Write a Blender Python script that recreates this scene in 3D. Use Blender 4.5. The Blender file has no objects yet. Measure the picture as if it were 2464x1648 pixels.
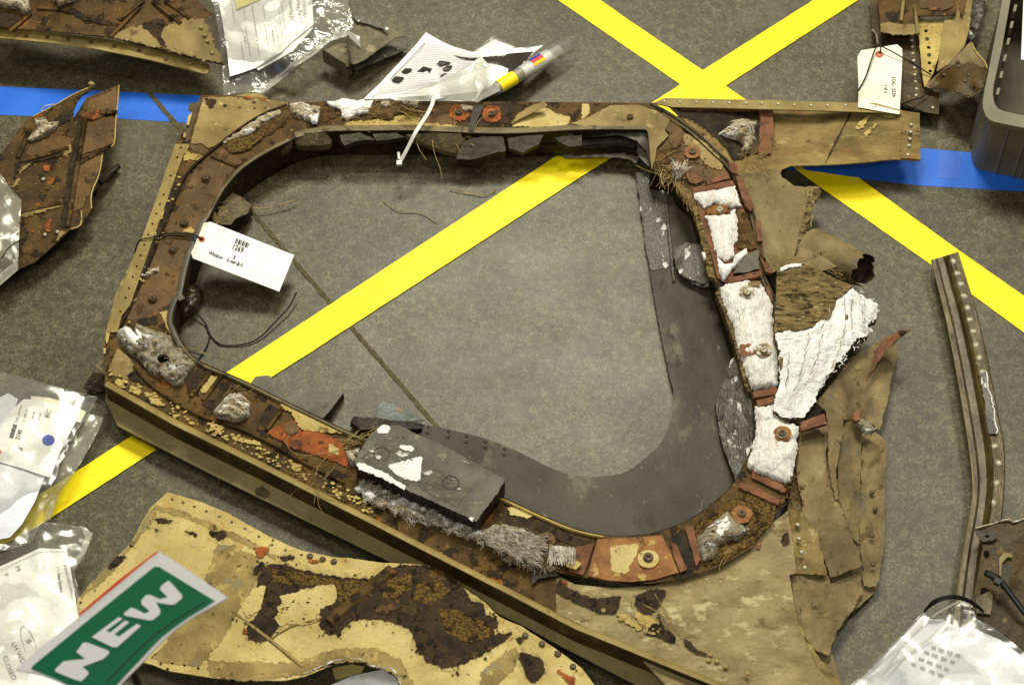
import bpy, math, random
from math import radians, sin, cos, pi
from mathutils import Vector, noise
from mathutils.geometry import delaunay_2d_cdt

# ------------------------------------------------------------------ camera, light, exposure
SC = bpy.context.scene
FPX, CX, CY = 5170.0, 1232.0, 824.0            # focal length and centre of the 2464 x 1648 photograph
TH, DIST = radians(57), 3.89
CAM = Vector((0, -DIST * cos(TH), DIST * sin(TH)))
FWD = Vector((0, cos(TH), -sin(TH))); UP = Vector((0, sin(TH), cos(TH))); RT = Vector((1, 0, 0))
cd = bpy.data.cameras.new('camera'); co = bpy.data.objects.new('camera', cd); SC.collection.objects.link(co)
cd.sensor_width = 23.7; cd.lens = FPX * 23.7 / 2464; cd.clip_end = 200; cd.clip_start = .05
co.location = CAM; co.rotation_euler = (pi / 2 - TH, 0, 0)
cd.dof.use_dof = True; cd.dof.focus_distance = 3.86; cd.dof.aperture_fstop = 4.5
SC.camera = co
W = bpy.data.worlds.new('World'); SC.world = W; W.use_nodes = True
W.node_tree.nodes['Background'].inputs[0].default_value = (.90, .90, .84, 1)
W.node_tree.nodes['Background'].inputs[1].default_value = .13
def lamp(name, loc, aim, size, power, col):
    l = bpy.data.lights.new(name, 'AREA'); l.shape = 'RECTANGLE'; l.size, l.size_y = size; l.energy = power; l.color = col
    o = bpy.data.objects.new(name, l); SC.collection.objects.link(o); o.location = loc
    o.rotation_euler = (Vector(aim) - Vector(loc)).to_track_quat('-Z', 'Y').to_euler(); o['kind'] = 'helper'
    return o
# hangar ceiling lamps and one added fill lamp: the near one is mirrored in the waxed floor in the middle of the opening
lamp('ceiling_and_fill_lamp', (.12, 3.3, 5.2), (.1, 0, 0), (1.6, 1.1), 360, (1, .96, .79))
lamp('ceiling_and_fill_lamp', (2.6, 2.4, 5.6), (.3, 0, 0), (1.2, 1.2), 165, (1, .96, .81))
lamp('ceiling_and_fill_lamp', (-2.4, .6, 5.6), (0, 0, 0), (1.2, 1.2), 80, (1, .97, .82))
lamp('ceiling_and_fill_lamp', (-.8, -3.4, 5.6), (0, 0, 0), (1.4, 1.4), 95, (1, .97, .84))  # fill lamp added on the camera side to brighten the far inner wall
VS = SC.view_settings; VS.view_transform = 'Standard'; VS.look = 'None'; VS.gamma = 1; VS.exposure = 0.0
SC.cycles.max_bounces = 6; SC.cycles.transparent_max_bounces = 12
SC.cycles.use_denoising = True

# ------------------------------------------------------------------ helpers
R = random.Random(7)
def P(px, py, h=0.0):
    d = FWD * FPX + RT * (px - CX) - UP * (py - CY)
    return CAM + d * ((h - CAM.z) / d.z)
def cc(ox, oy, s): return lambda *pts: [(ox + x / s, oy + y / s) for x, y in pts]
c1 = cc(0, 0, 3.35); c2 = cc(400, 0, 2.345); c3 = cc(1400, 0, 2.2022); c4 = cc(200, 200, 2.931); c5 = cc(0, 700, 2.931)
c6 = cc(0, 1113, 2.931); c7 = cc(600, 850, 2.6045); c8 = cc(1400, 350, 2.6045); d1 = cc(1564, 846, 1.9556)
d2 = cc(1000, 1146, 2.6056); d3 = cc(500, 1200, 2.6056); d4 = cc(1900, 0, 3.484); d5 = cc(440, 500, 6.534)
d6 = cc(480, 0, 4.5096); d7 = cc(860, 60, 4.3426); d8 = cc(0, 200, 3.0156); e1 = cc(0, 1300, 4.1875)
e2 = cc(2200, 580, 3.735); e3 = cc(2064, 1200, 3.5); e4 = cc(0, 880, 4.1267); e5 = cc(1540, 220, 4.612)
f0 = cc(0, 0, .9513); s0 = cc(0, 0, 1)

def lin(c):
    return tuple(((v / 255 + .055) / 1.055) ** 2.4 if v > 10 else v / 255 / 12.92 for v in c) + (1,)
MATS = {}
SATN = {'skin': .98, 'tan': 1.0, 'tan_clean': 1.0, 'cream_skin': .95, 'arm_tan': 1.0, 'red_strip': .86, 'rust_orange': .9, 'web_orange': .95}
BRIGHT = {'white', 'white_streak', 'paper', 'paper_cool', 'card', 'yellow_tape', 'blue_tape', 'felt', 'sticky_note', 'dirty_white', 'yellow_paint', 'straw', 'glass_shard'}
def mk(name, *a, **k):
    _mk(name, *a, **k); _mk(name + '~', *a, fray=True, **k)
    if name in ('dark_brown', 'brown', 'soot_and_shade', 'grey_tan', 'grime'): _mk(name + '^', *a, fray='soft', **k)
def _mk(name, a, b=None, scale=25, detail=6, patches=(), rough=.6, rvar=.15, bump=.25, bscale=250, stretch=(1, 1, 1), rot=0, spec=.18, metal=0, dist=.0, pos=(.35, .65), fray=False, dirt=.25, gloss=False, dent=.25):
    m = bpy.data.materials.new(name); m.use_nodes = True; nt = m.node_tree; N = nt.nodes; L = nt.links
    bs = N['Principled BSDF']
    b = b or tuple(int(v * .8) for v in a)
    if name.strip('~^') not in BRIGHT:
        dk = lambda c: tuple(max(0, (sum(c) / 3 + (v - sum(c) / 3) * SATN.get(name.strip('~^'), 1.08)) * .93 * g_) for v, g_ in zip(c, (1, 1.005, 1)))
        a, b = dk(a), dk(b); patches = [(dk(pc), *r_) for pc, *r_ in patches]
    tc = N.new('ShaderNodeTexCoord'); mp = N.new('ShaderNodeMapping'); L.new(tc.outputs['Object'], mp.inputs[0])
    mp.inputs['Scale'].default_value = stretch; mp.inputs['Rotation'].default_value = (0, 0, radians(rot))
    def nz(sc, off, det=detail, ds=dist):
        n = N.new('ShaderNodeTexNoise'); n.inputs['Scale'].default_value = sc; n.inputs['Detail'].default_value = det
        n.inputs['Roughness'].default_value = .62; n.inputs['Distortion'].default_value = ds
        ad = N.new('ShaderNodeVectorMath'); ad.inputs[1].default_value = (off * 3.7, off * 1.3, off * 2.1)
        L.new(mp.outputs[0], ad.inputs[0]); L.new(ad.outputs[0], n.inputs['Vector']); return n.outputs['Fac']
    def step(s, lo, hi):
        r = N.new('ShaderNodeMapRange'); r.interpolation_type = 'SMOOTHSTEP'; L.new(s, r.inputs[0])
        r.inputs[1].default_value = lo; r.inputs[2].default_value = hi; return r.outputs[0]
    def mix(f, x, y):
        q = N.new('ShaderNodeMix'); q.data_type = 'RGBA'
        if isinstance(f, float): q.inputs[0].default_value = f
        else: L.new(f, q.inputs[0])
        for i, v in ((6, x), (7, y)):
            if isinstance(v, tuple): q.inputs[i].default_value = v
            else: L.new(v, q.inputs[i])
        return q.outputs[2]
    base = nz(scale, 1)
    col = mix(step(base, *pos), lin(a), lin(b))
    hs = None
    for i, (pc, ps, thr, soft) in enumerate(patches):
        f = step(nz(ps, 5 + i * 3), thr, thr + soft)
        col = mix(f, col, lin(pc)); hs = f if hs is None else hs
    fine = nz(bscale, 40, 4)
    vr = N.new('ShaderNodeMapRange'); L.new(fine, vr.inputs[0]); vr.inputs[3].default_value = .78; vr.inputs[4].default_value = 1.18
    mul = N.new('ShaderNodeMix'); mul.data_type = 'RGBA'; mul.blend_type = 'MULTIPLY'; mul.inputs[0].default_value = 1
    L.new(col, mul.inputs[6]); L.new(vr.outputs[0], mul.inputs[7])
    d0 = N.new('ShaderNodeMapRange'); L.new(nz(7, 55, 7), d0.inputs[0]); d0.inputs[1].default_value = .3; d0.inputs[2].default_value = .7; d0.inputs[3].default_value = 1 - dirt; d0.inputs[4].default_value = 1 + dirt * .35
    m3 = N.new('ShaderNodeMix'); m3.data_type = 'RGBA'; m3.blend_type = 'MULTIPLY'; m3.inputs[0].default_value = 1; L.new(mul.outputs[2], m3.inputs[6]); L.new(d0.outputs[0], m3.inputs[7]); L.new(m3.outputs[2], bs.inputs['Base Color'])
    rr = N.new('ShaderNodeMapRange'); L.new(base, rr.inputs[0]); rr.inputs[3].default_value = max(.02, rough - rvar); rr.inputs[4].default_value = min(1, rough + rvar)
    L.new(rr.outputs[0], bs.inputs['Roughness'])
    bs.inputs['Metallic'].default_value = metal; bs.inputs['Specular IOR Level'].default_value = min(spec, .22) if not gloss else spec
    if bump:
        bp = N.new('ShaderNodeBump'); bp.inputs['Strength'].default_value = bump; bp.inputs['Distance'].default_value = .004
        if hs is not None:
            sm = N.new('ShaderNodeMath'); sm.operation = 'ADD'; L.new(fine, sm.inputs[0]); L.new(hs, sm.inputs[1]); L.new(sm.outputs[0], bp.inputs['Height'])
        else: L.new(fine, bp.inputs['Height'])
        if dent:
            b2 = N.new('ShaderNodeBump'); b2.inputs['Strength'].default_value = dent; b2.inputs['Distance'].default_value = .012
            L.new(nz(38, 63, 3), b2.inputs['Height']); L.new(b2.outputs[0], bp.inputs['Normal'])
        L.new(bp.outputs[0], bs.inputs['Normal'])
    if fray:                                    # ragged, crumbling edge of a thin layer (real cut-out, driven by the distance to its edge)
        at = N.new('ShaderNodeAttribute'); at.attribute_name = 'edge'
        n1 = nz(130, 71, 5); ad = N.new('ShaderNodeMath'); ad.operation = 'MULTIPLY_ADD'; L.new(n1, ad.inputs[0]); ad.inputs[1].default_value = 1.5; ad.inputs[2].default_value = -.65
        a2 = N.new('ShaderNodeMath'); a2.operation = 'MULTIPLY_ADD'; L.new(at.outputs['Fac'], a2.inputs[0]); a2.inputs[1].default_value = .8; L.new(ad.outputs[0], a2.inputs[2])
        if fray == 'soft':
            sm2 = N.new('ShaderNodeMath'); sm2.operation = 'MULTIPLY'; L.new(step(a2.outputs[0], .15, 1.0), sm2.inputs[0]); sm2.inputs[1].default_value = .62; L.new(sm2.outputs[0], bs.inputs['Alpha'])
        else: L.new(step(a2.outputs[0], .38, .52), bs.inputs['Alpha'])
    MATS[name] = m; return m
def plain(name, c, rough=.5, spec=.4, metal=0, emit=None):
    m = bpy.data.materials.new(name); m.use_nodes = True; b = m.node_tree.nodes['Principled BSDF']
    b.inputs['Base Color'].default_value = lin(c); b.inputs['Roughness'].default_value = rough
    b.inputs['Specular IOR Level'].default_value = spec; b.inputs['Metallic'].default_value = metal
    MATS[name] = m; return m
def plastic(name, tint=(1, 1, 1), milk=.08, gloss=.6, bscale=40, bump=.25, milkcol=(.85, .85, .8), rough=.16):
    """thin clear film: mostly transparent, a little milky, with glossy wrinkles"""
    m = bpy.data.materials.new(name); m.use_nodes = True; nt = m.node_tree; N = nt.nodes; L = nt.links
    out = N['Material Output']; N.remove(N['Principled BSDF'])
    tr = N.new('ShaderNodeBsdfTransparent'); tr.inputs[0].default_value = (*tint, 1)
    df = N.new('ShaderNodeBsdfDiffuse'); df.inputs[0].default_value = (*milkcol, 1)
    gl = N.new('ShaderNodeBsdfGlossy'); gl.inputs['Roughness'].default_value = rough
    tc = N.new('ShaderNodeTexCoord'); nz = N.new('ShaderNodeTexNoise'); nz.inputs['Scale'].default_value = bscale; nz.inputs['Detail'].default_value = 2
    nz.inputs['Distortion'].default_value = .8
    L.new(tc.outputs['Object'], nz.inputs['Vector'])
    bp = N.new('ShaderNodeBump'); bp.inputs['Strength'].default_value = bump; bp.inputs['Distance'].default_value = .012
    L.new(nz.outputs['Fac'], bp.inputs['Height']); L.new(bp.outputs[0], gl.inputs['Normal'])
    lw = N.new('ShaderNodeFresnel'); lw.inputs['IOR'].default_value = 1.4
    mu = N.new('ShaderNodeMath'); mu.operation = 'MULTIPLY_ADD'; L.new(lw.outputs[0], mu.inputs[0]); mu.inputs[1].default_value = gloss; mu.inputs[2].default_value = .015
    mu.use_clamp = True
    m1 = N.new('ShaderNodeMixShader'); m1.inputs[0].default_value = milk; L.new(tr.outputs[0], m1.inputs[1]); L.new(df.outputs[0], m1.inputs[2])
    m2 = N.new('ShaderNodeMixShader'); L.new(mu.outputs[0], m2.inputs[0]); L.new(m1.outputs[0], m2.inputs[1]); L.new(gl.outputs[0], m2.inputs[2])
    L.new(m2.outputs[0], out.inputs['Surface']); MATS[name] = m; return m

ORG = {}
def link(o, parent):
    SC.collection.objects.link(o); o.parent = parent
    ORG[o.name] = ORG[parent.name] if parent else Vector((0, 0, 0))
def mesh_obj(name, verts, faces, mat, parent=None, smooth=True, loc=None, mats=None, fmat=None):
    org = ORG[parent.name] if parent else (loc or Vector((0, 0, 0)))
    me = bpy.data.meshes.new(name); me.from_pydata([tuple(Vector(v) - org) for v in verts], [], faces)
    for mm in (mats or [mat]): me.materials.append(MATS[mm])
    if fmat: me.polygons.foreach_set('material_index', fmat)
    if smooth: me.polygons.foreach_set('use_smooth', [True] * len(me.polygons))
    me.update()
    o = bpy.data.objects.new(name, me); link(o, parent)
    if not parent: o.location = org; ORG[o.name] = Vector(org)
    return o
def tag(o, label, cat, group=None, kind=None):
    if label: o['label'] = label
    if cat: o['category'] = cat
    if group: o['group'] = group
    if kind: o['kind'] = kind
    return o
def thing(name, label, cat, px, group=None, h=0):
    o = bpy.data.objects.new(name, None); SC.collection.objects.link(o); o.location = P(px[0], px[1], h); o.empty_display_size = .05
    ORG[o.name] = Vector(o.location); return tag(o, label, cat, group)
def hf(h):
    if callable(h): return h
    if isinstance(h, (int, float)): return lambda x, y: h
    pts = list(h)
    if len(pts) == 3:
        (x1, y1, z1), (x2, y2, z2), (x3, y3, z3) = pts
        D = (x2 - x1) * (y3 - y1) - (x3 - x1) * (y2 - y1)
        a = ((z2 - z1) * (y3 - y1) - (z3 - z1) * (y2 - y1)) / D; b = ((x2 - x1) * (z3 - z1) - (x3 - x1) * (z2 - z1)) / D
        return lambda x, y: z1 + a * (x - x1) + b * (y - y1)
    def f(x, y):
        sw = sz = 0
        for px, py, z in pts:
            w = 1 / ((x - px) ** 2 + (y - py) ** 2 + 60) ** 1.3; sw += w; sz += w * z
        return sz / sw
    return f
def inside(x, y, poly):
    c = False; j = len(poly) - 1
    for i in range(len(poly)):
        xi, yi = poly[i]; xj, yj = poly[j]
        if (yi > y) != (yj > y) and x < (xj - xi) * (y - yi) / (yj - yi) + xi: c = not c
        j = i
    return c
def edist(x, y, poly):
    best = 1e9
    for i in range(len(poly)):
        x1, y1 = poly[i - 1]; x2, y2 = poly[i]; dx, dy = x2 - x1, y2 - y1; l = dx * dx + dy * dy
        t = 0 if l == 0 else max(0, min(1, ((x - x1) * dx + (y - y1) * dy) / l))
        d = (x - x1 - t * dx) ** 2 + (y - y1 - t * dy) ** 2
        if d < best: best = d
    return best ** .5
def nz2(x, y, s, seed=0): return noise.noise(Vector((x * s, y * s, seed * 7.31)))
def fb(x, y, s, seed=0, o=3):
    v = 0; a = 1
    for i in range(o): v += a * nz2(x, y, s, seed + i); s *= 2.1; a *= .5
    return v
def roughen(poly, jag, step=5, seed=0, closed=True):
    out = []; n = len(poly)
    for i in range(n if closed else n - 1):
        x1, y1 = poly[i]; x2, y2 = poly[(i + 1) % n]; d = math.hypot(x2 - x1, y2 - y1); k = max(1, int(d / step))
        nx, ny = (-(y2 - y1) / d, (x2 - x1) / d) if d else (0, 0)
        for j in range(k):
            t = j / k; x = x1 + (x2 - x1) * t; y = y1 + (y2 - y1) * t
            q = jag * (nz2(x, y, .045, seed) + .8 * nz2(x, y, .14, seed + 3) + .45 * nz2(x, y, .37, seed + 5))
            out.append((x + nx * q, y + ny * q))
    if not closed: out.append(poly[-1])
    return out
def smooth(pts, n=6, closed=False):
    out = []; m = len(pts); rng = range(m if closed else m - 1)
    for i in rng:
        g = (lambda k: pts[k % m]) if closed else (lambda k: pts[max(0, min(m - 1, k))])
        p0, p1, p2, p3 = g(i - 1), g(i), g(i + 1), g(i + 2)
        for j in range(n):
            t = j / n
            out.append(tuple(.5 * (2 * b + (c - a) * t + (2 * a - 5 * b + 4 * c - d) * t * t + (3 * b - a - 3 * c + d) * t ** 3) for a, b, c, d in zip(p0, p1, p2, p3)))
    if not closed: out.append(tuple(pts[-1]))
    return out
SEED = [0]
FRAY = dict(corrosion_and_recess_patch=9, paint_flake=6, bare_patch=9, rust_patch=9, white_residue=6, stain_patch=8, dirt_patch=8, bare_scrape=9, yellowish_patch=12, sooty_patch=14, bare_strip=13, bare_corner=13, panel_bay=6, white_scratch=5, dirt_blot=9, glossy_residue=6, scuffed_strip=9, dark_recess=9, scuff=14, stain=34)
def cdt(poly, holes=(), grid=0):
    pts = [Vector(p) for p in poly]; edges = [(i, (i + 1) % len(poly)) for i in range(len(poly))]
    for h in holes:
        b = len(pts); pts += [Vector(p) for p in h]; edges += [(b + i, b + (i + 1) % len(h)) for i in range(len(h))]
    if grid:
        xs = [p[0] for p in poly]; ys = [p[1] for p in poly]; y = min(ys) + grid * .5; k = 0
        while y < max(ys):
            x = min(xs) + grid * (.25 + .5 * (k % 2))
            while x < max(xs):
                jx, jy = x + R.uniform(-.2, .2) * grid, y + R.uniform(-.2, .2) * grid
                if inside(jx, jy, poly) and not any(inside(jx, jy, h) for h in holes): pts.append(Vector((jx, jy)))
                x += grid
            y += grid * .87; k += 1
    r = delaunay_2d_cdt(pts, edges, [], 0, 1e-4)
    V = [(v.x, v.y) for v in r[0]]; T = []
    for f in r[2]:
        cx = sum(V[i][0] for i in f) / 3; cy = sum(V[i][1] for i in f) / 3
        if inside(cx, cy, poly) and not any(inside(cx, cy, h) for h in holes):
            a, b, c = f
            if (V[b][0] - V[a][0]) * (V[c][1] - V[a][1]) - (V[c][0] - V[a][0]) * (V[b][1] - V[a][1]) > 0: f = (a, c, b)
            T.append(tuple(f))
    return V, T
def circ(x, y, r, n=10, sq=.84): return [(x + r * cos(2 * pi * i / n), y + r * sq * sin(2 * pi * i / n)) for i in range(n)]
def sheet(name, parent, poly, mat, h=0, t=.0015, jag=0, step=6, grid=0, bump=0, bs=.03, bo=3, holes=(), dome=0, edge=14, sharp=False, side=None, fold=0, loc=None):
    SEED[0] += 1; sd = SEED[0]
    fr = FRAY.get(name)
    if fr and mat + '~' in MATS:
        poly = roughen(poly, jag * .6, 6, sd)
        area = sum(poly[i - 1][0] * poly[i][1] - poly[i][0] * poly[i - 1][1] for i in range(len(poly)))
        poly = offset(poly, -fr * .45 if area > 0 else fr * .45, True)
        H = hf(h); V, T = cdt(poly, holes, 6)
        vs = [P(x, y, H(x, y) - t * .5) for x, y in V]
        o = mesh_obj(name, vs, T, mat + ('^' if name == 'stain' else '~'), parent, not sharp, loc)
        o.data.attributes.new('edge', 'FLOAT', 'POINT').data.foreach_set('value', [min(1, edist(x, y, poly) / fr) for x, y in V])
        return o
    if jag: poly = roughen(poly, jag, step, sd)
    H = hf(h); V, T = cdt(poly, holes, grid)
    vs = []
    for x, y in V:
        z = H(x, y)
        if dome:
            e = edist(x, y, poly); k = 1 - math.exp(-e / edge); z += dome * k * (1 + .35 * fb(x, y, bs, sd))
            if bump: z += bump * k * fb(x, y, bs * 2.3, sd + 9, bo)
        elif bump:
            z += bump * (fb(x, y, bs, sd, bo) if not fold else (abs(fb(x, y, bs, sd, bo)) * 2 - .6))
        vs.append(P(x, y, z))
    n = len(vs)
    if t <= 0:
        return mesh_obj(name, vs, T, mat, parent, not sharp, loc)
    cnt = {}
    for a, b, c in T:
        for e in ((a, b), (b, c), (c, a)): cnt[e] = 1
    bd = [e for e in cnt if (e[1], e[0]) not in cnt]
    verts = vs + [v - Vector((0, 0, t)) for v in vs]; faces = list(T) + [(c + n, b + n, a + n) for a, b, c in T]
    fm = [0] * len(faces)
    for a, b in bd:
        k = len(verts); verts += [vs[b], vs[a], vs[a] - Vector((0, 0, t)), vs[b] - Vector((0, 0, t))]
        faces.append((k, k + 1, k + 2, k + 3)); fm.append(1 if side else 0)
    return mesh_obj(name, verts, faces, mat, parent, not sharp, loc, [mat, side] if side else None, fm if side else None)
def sweep(pts3, r, n=6, flat=1.0, cap=True):
    """tube along 3D points; returns verts, faces"""
    V, F = [], []; m = len(pts3); pts3 = [Vector(p) for p in pts3]; prev = None
    for i, p in enumerate(pts3):
        t = (pts3[min(m - 1, i + 1)] - pts3[max(0, i - 1)]); t = t.normalized() if t.length > 1e-9 else Vector((1, 0, 0))
        s = t.cross(Vector((0, 0, 1)))
        if s.length < .05: s = prev or t.cross(Vector((0, 1, 0)))
        s.normalize(); u = s.cross(t).normalized(); prev = s
        rr = r(i / (m - 1)) if callable(r) else r
        for k in range(n): a = 2 * pi * k / n; V.append(p + s * cos(a) * rr + u * sin(a) * rr * flat)
    for i in range(m - 1):
        for k in range(n): F.append((i * n + k, i * n + (k + 1) % n, (i + 1) * n + (k + 1) % n, (i + 1) * n + k))
    if cap: F += [tuple(range(n)), tuple(reversed(range((m - 1) * n, m * n)))]
    return V, F
def tube(name, parent, pts, r, mat, n=6, flat=1.0, sm=5, loc=None):
    """pts: (px, py, h)"""
    q = smooth(pts, sm) if sm else pts
    V, F = sweep([P(*p) for p in q], r, n, flat)
    return mesh_obj(name, V, F, mat, parent, True, loc)
def ribbon(name, parent, left, right, prof, mat, t=.002, nseg=0):
    """surface between two pixel polylines; prof = [(fraction across, height)]"""
    V, F = [], []; m = len(left); k = len(prof)
    for (lx, ly), (rx, ry) in zip(left, right):
        for f, h in prof: V.append(P(lx + (rx - lx) * f, ly + (ry - ly) * f, h))
    for i in range(m - 1):
        for j in range(k - 1): a = i * k + j; F.append((a, a + k, a + k + 1, a + 1))
    n = len(V); V2 = V + [v - Vector((0, 0, t)) for v in V]; F2 = F + [tuple(reversed([a + n for a in f])) for f in F]
    for i in range(m - 1):
        a = i * k; F2.append((a, a + n, a + k + n, a + k)); a += k - 1; F2.append((a, a + k, a + k + n, a + n))
    for j in range(k - 1):
        F2.append((j, j + 1, j + 1 + n, j + n)); a = (m - 1) * k + j; F2.append((a, a + n, a + 1 + n, a + 1))
    return mesh_obj(name, V2, F2, mat, parent, False)
def wall(name, parent, line, htop, hbot, mat, closed=False, thick=.002, inset=0):
    """upright sheet below a pixel polyline taken at htop"""
    H = hf(htop); B = hf(hbot); V, F = [], []; n = len(line)
    for x, y in line:
        p = P(x, y, H(x, y)); V += [p, Vector((p.x, p.y, B(x, y)))]
    for i in range(n if closed else n - 1):
        j = (i + 1) % n; F.append((2 * i, 2 * i + 1, 2 * j + 1, 2 * j))
    o = mesh_obj(name, V, F, mat, parent, False)
    s = o.modifiers.new('thickness', 'SOLIDIFY'); s.thickness = thick; return o
def offset(line, w, closed=False):
    out = []; n = len(line)
    for i, (x, y) in enumerate(line):
        a = line[(i - 1) % n] if closed or i else line[0]; b = line[(i + 1) % n] if closed or i < n - 1 else line[-1]
        dx, dy = b[0] - a[0], b[1] - a[1]; l = math.hypot(dx, dy) or 1
        ww = w(i / (n - 1)) if callable(w) else w
        out.append((x - dy / l * ww, y + dx / l * ww))
    return out
PROTO = {}
def dome_mesh(key, r, hgt, mat, rings=3, n=10, cross=False):
    if key in PROTO: return PROTO[key]
    V, F = [], []
    prof = [(1, -.6), (1, .25)] + [(cos(a * pi / 2 / rings), .25 + .75 * sin(a * pi / 2 / rings)) for a in range(1, rings)]
    if cross: prof = [(1, -.6), (1, .8), (.85, 1), (.4, 1), (.34, .35)]
    for pr, pz in prof:
        for k in range(n): a = 2 * pi * k / n; V.append((r * pr * cos(a), r * pr * sin(a), hgt * pz))
    for i in range(len(prof) - 1):
        for k in range(n): F.append((i * n + k, i * n + (k + 1) % n, (i + 1) * n + (k + 1) % n, (i + 1) * n + k))
    V.append((0, 0, hgt * (.3 if cross else 1))); b = (len(prof) - 1) * n
    for k in range(n): F.append((b + k, b + (k + 1) % n, len(V) - 1))
    me = bpy.data.meshes.new(key); me.from_pydata(V, [], F); me.materials.append(MATS[mat])
    me.polygons.foreach_set('use_smooth', [True] * len(me.polygons)); me.update(); PROTO[key] = me; return me
def rivet(parent, pts, h, r=.0032, hgt=.0018, mat='rivet', name='rivet', cross=False):
    me = dome_mesh(f'{name}_{mat}_{r}', r, hgt, mat, cross=cross); H = hf(h)
    for x, y in pts:
        o = bpy.data.objects.new(name, me); link(o, parent); o.location = P(x, y, H(x, y)) - ORG[parent.name]
        o.rotation_euler = (R.uniform(-.08, .08), R.uniform(-.08, .08), R.uniform(0, 3))
def disc(name, parent, x, y, r, mat, h, t=.0008, n=20, jag=0, hole=0):
    return sheet(name, parent, circ(x, y, r, n), mat, h, t, jag=jag, step=4, holes=[circ(x, y, hole, n)] if hole else ())
def text(parent, s, at, along, up, h, mat, name='printed_text', sx=1.0, wob=0):
    """flat lettering: 'at' = start of baseline (px), along / up = pixel vectors for one em"""
    cu = bpy.data.curves.new('t', 'FONT'); cu.body = s; cu.resolution_u = 2; cu.offset = .012 if mat == 'ink' else 0; ob = bpy.data.objects.new('t', cu); SC.collection.objects.link(ob)
    dg = bpy.context.evaluated_depsgraph_get(); me = bpy.data.meshes.new_from_object(ob.evaluated_get(dg))
    H = hf(h); V = []
    for v in me.vertices:
        u, w = v.co.x * sx, v.co.y
        if wob: w += wob * sin(u * 2.3); u += wob * .6 * sin(w * 5 + u * 3)
        x = at[0] + along[0] * u + up[0] * w; y = at[1] + along[1] * u + up[1] * w
        V.append(P(x, y, H(x, y)))
    F = [tuple(p.vertices) for p in me.polygons]
    bpy.data.objects.remove(ob); bpy.data.meshes.remove(me); bpy.data.curves.remove(cu)
    return mesh_obj(name, V, F, mat, parent, False)
def quads(name, parent, polys, mat, h, kind=None):
    """several flat printed marks in one print"""
    H = hf(h); V, F = [], []
    for p in polys:
        F.append(tuple(range(len(V), len(V) + len(p)))); V += [P(x, y, H(x, y)) for x, y in p]
    o = mesh_obj(name, V, F, mat, parent, False)
    if kind: o['kind'] = kind
    return o
def bar(x1, y1, x2, y2, w):
    d = math.hypot(x2 - x1, y2 - y1); nx, ny = -(y2 - y1) / d * w / 2, (x2 - x1) / d * w / 2
    return [(x1 + nx, y1 + ny), (x2 + nx, y2 + ny), (x2 - nx, y2 - ny), (x1 - nx, y1 - ny)]
def fibers(name, parent, poly, n, ln, mat, h, r=.0006, ang=None, spread=pi, lift=.01, curl=1.0, seg=5, kind='stuff'):
    """a tuft of many thin bent strands"""
    H = hf(h); V, F = [], []; xs = [p[0] for p in poly]; ys = [p[1] for p in poly]; c = 0
    while c < n:
        x, y = R.uniform(min(xs), max(xs)), R.uniform(min(ys), max(ys))
        if not inside(x, y, poly): continue
        c += 1; a = (ang if ang is not None else 0) + R.uniform(-spread, spread); l = ln * R.uniform(.4, 1.2); pts = []; z0 = H(x, y)
        up = R.uniform(.1, 1) * lift
        for i in range(seg):
            t = i / (seg - 1); pts.append(P(x, y, z0 + up * sin(t * pi * R.uniform(.5, .9)) + R.uniform(0, .002)))
            x += cos(a) * l / seg; y += sin(a) * l / seg; a += R.uniform(-.6, .6) * curl
        v, f = sweep(pts, r * R.uniform(.6, 1.5), 3, cap=False); b = len(V); V += v; F += [tuple(q + b for q in g) for g in f]
    o = mesh_obj(name, V, F, mat, parent, False)
    if kind: o['kind'] = kind
    return o
def cyl(name, parent, A, B, r, mat, u0=0, u1=1, a0=0, a1=2 * pi, n=20, r1=None, m=2, rag=0):
    """open curved shell round the axis A-B (world points)"""
    A, B = Vector(A), Vector(B); ax = (B - A).normalized(); s = ax.cross(Vector((0, 0, 1))).normalized(); u = s.cross(ax); V, F = [], []
    for i in range(m):
        f = u0 + (u1 - u0) * i / (m - 1); p = A + (B - A) * f; rr = r + ((r1 or r) - r) * f
        for k in range(n + 1):
            a = a0 + (a1 - a0) * k / n; w_ = rag * f * f
            V.append(p + (s * cos(a) + u * sin(a)) * rr * (1 + w_ * 8 * nz2(a, 2 * f, 1.1, 4)) + ax * w_ * (1.2 * nz2(a, 0, 1.3, 2) + .6 * nz2(a, 0, 4, 3)))
    for i in range(m - 1):
        for k in range(n): a = i * (n + 1) + k; F.append((a, a + 1, a + n + 2, a + n + 1))
    return mesh_obj(name, V, F, mat, parent, True)

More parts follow.
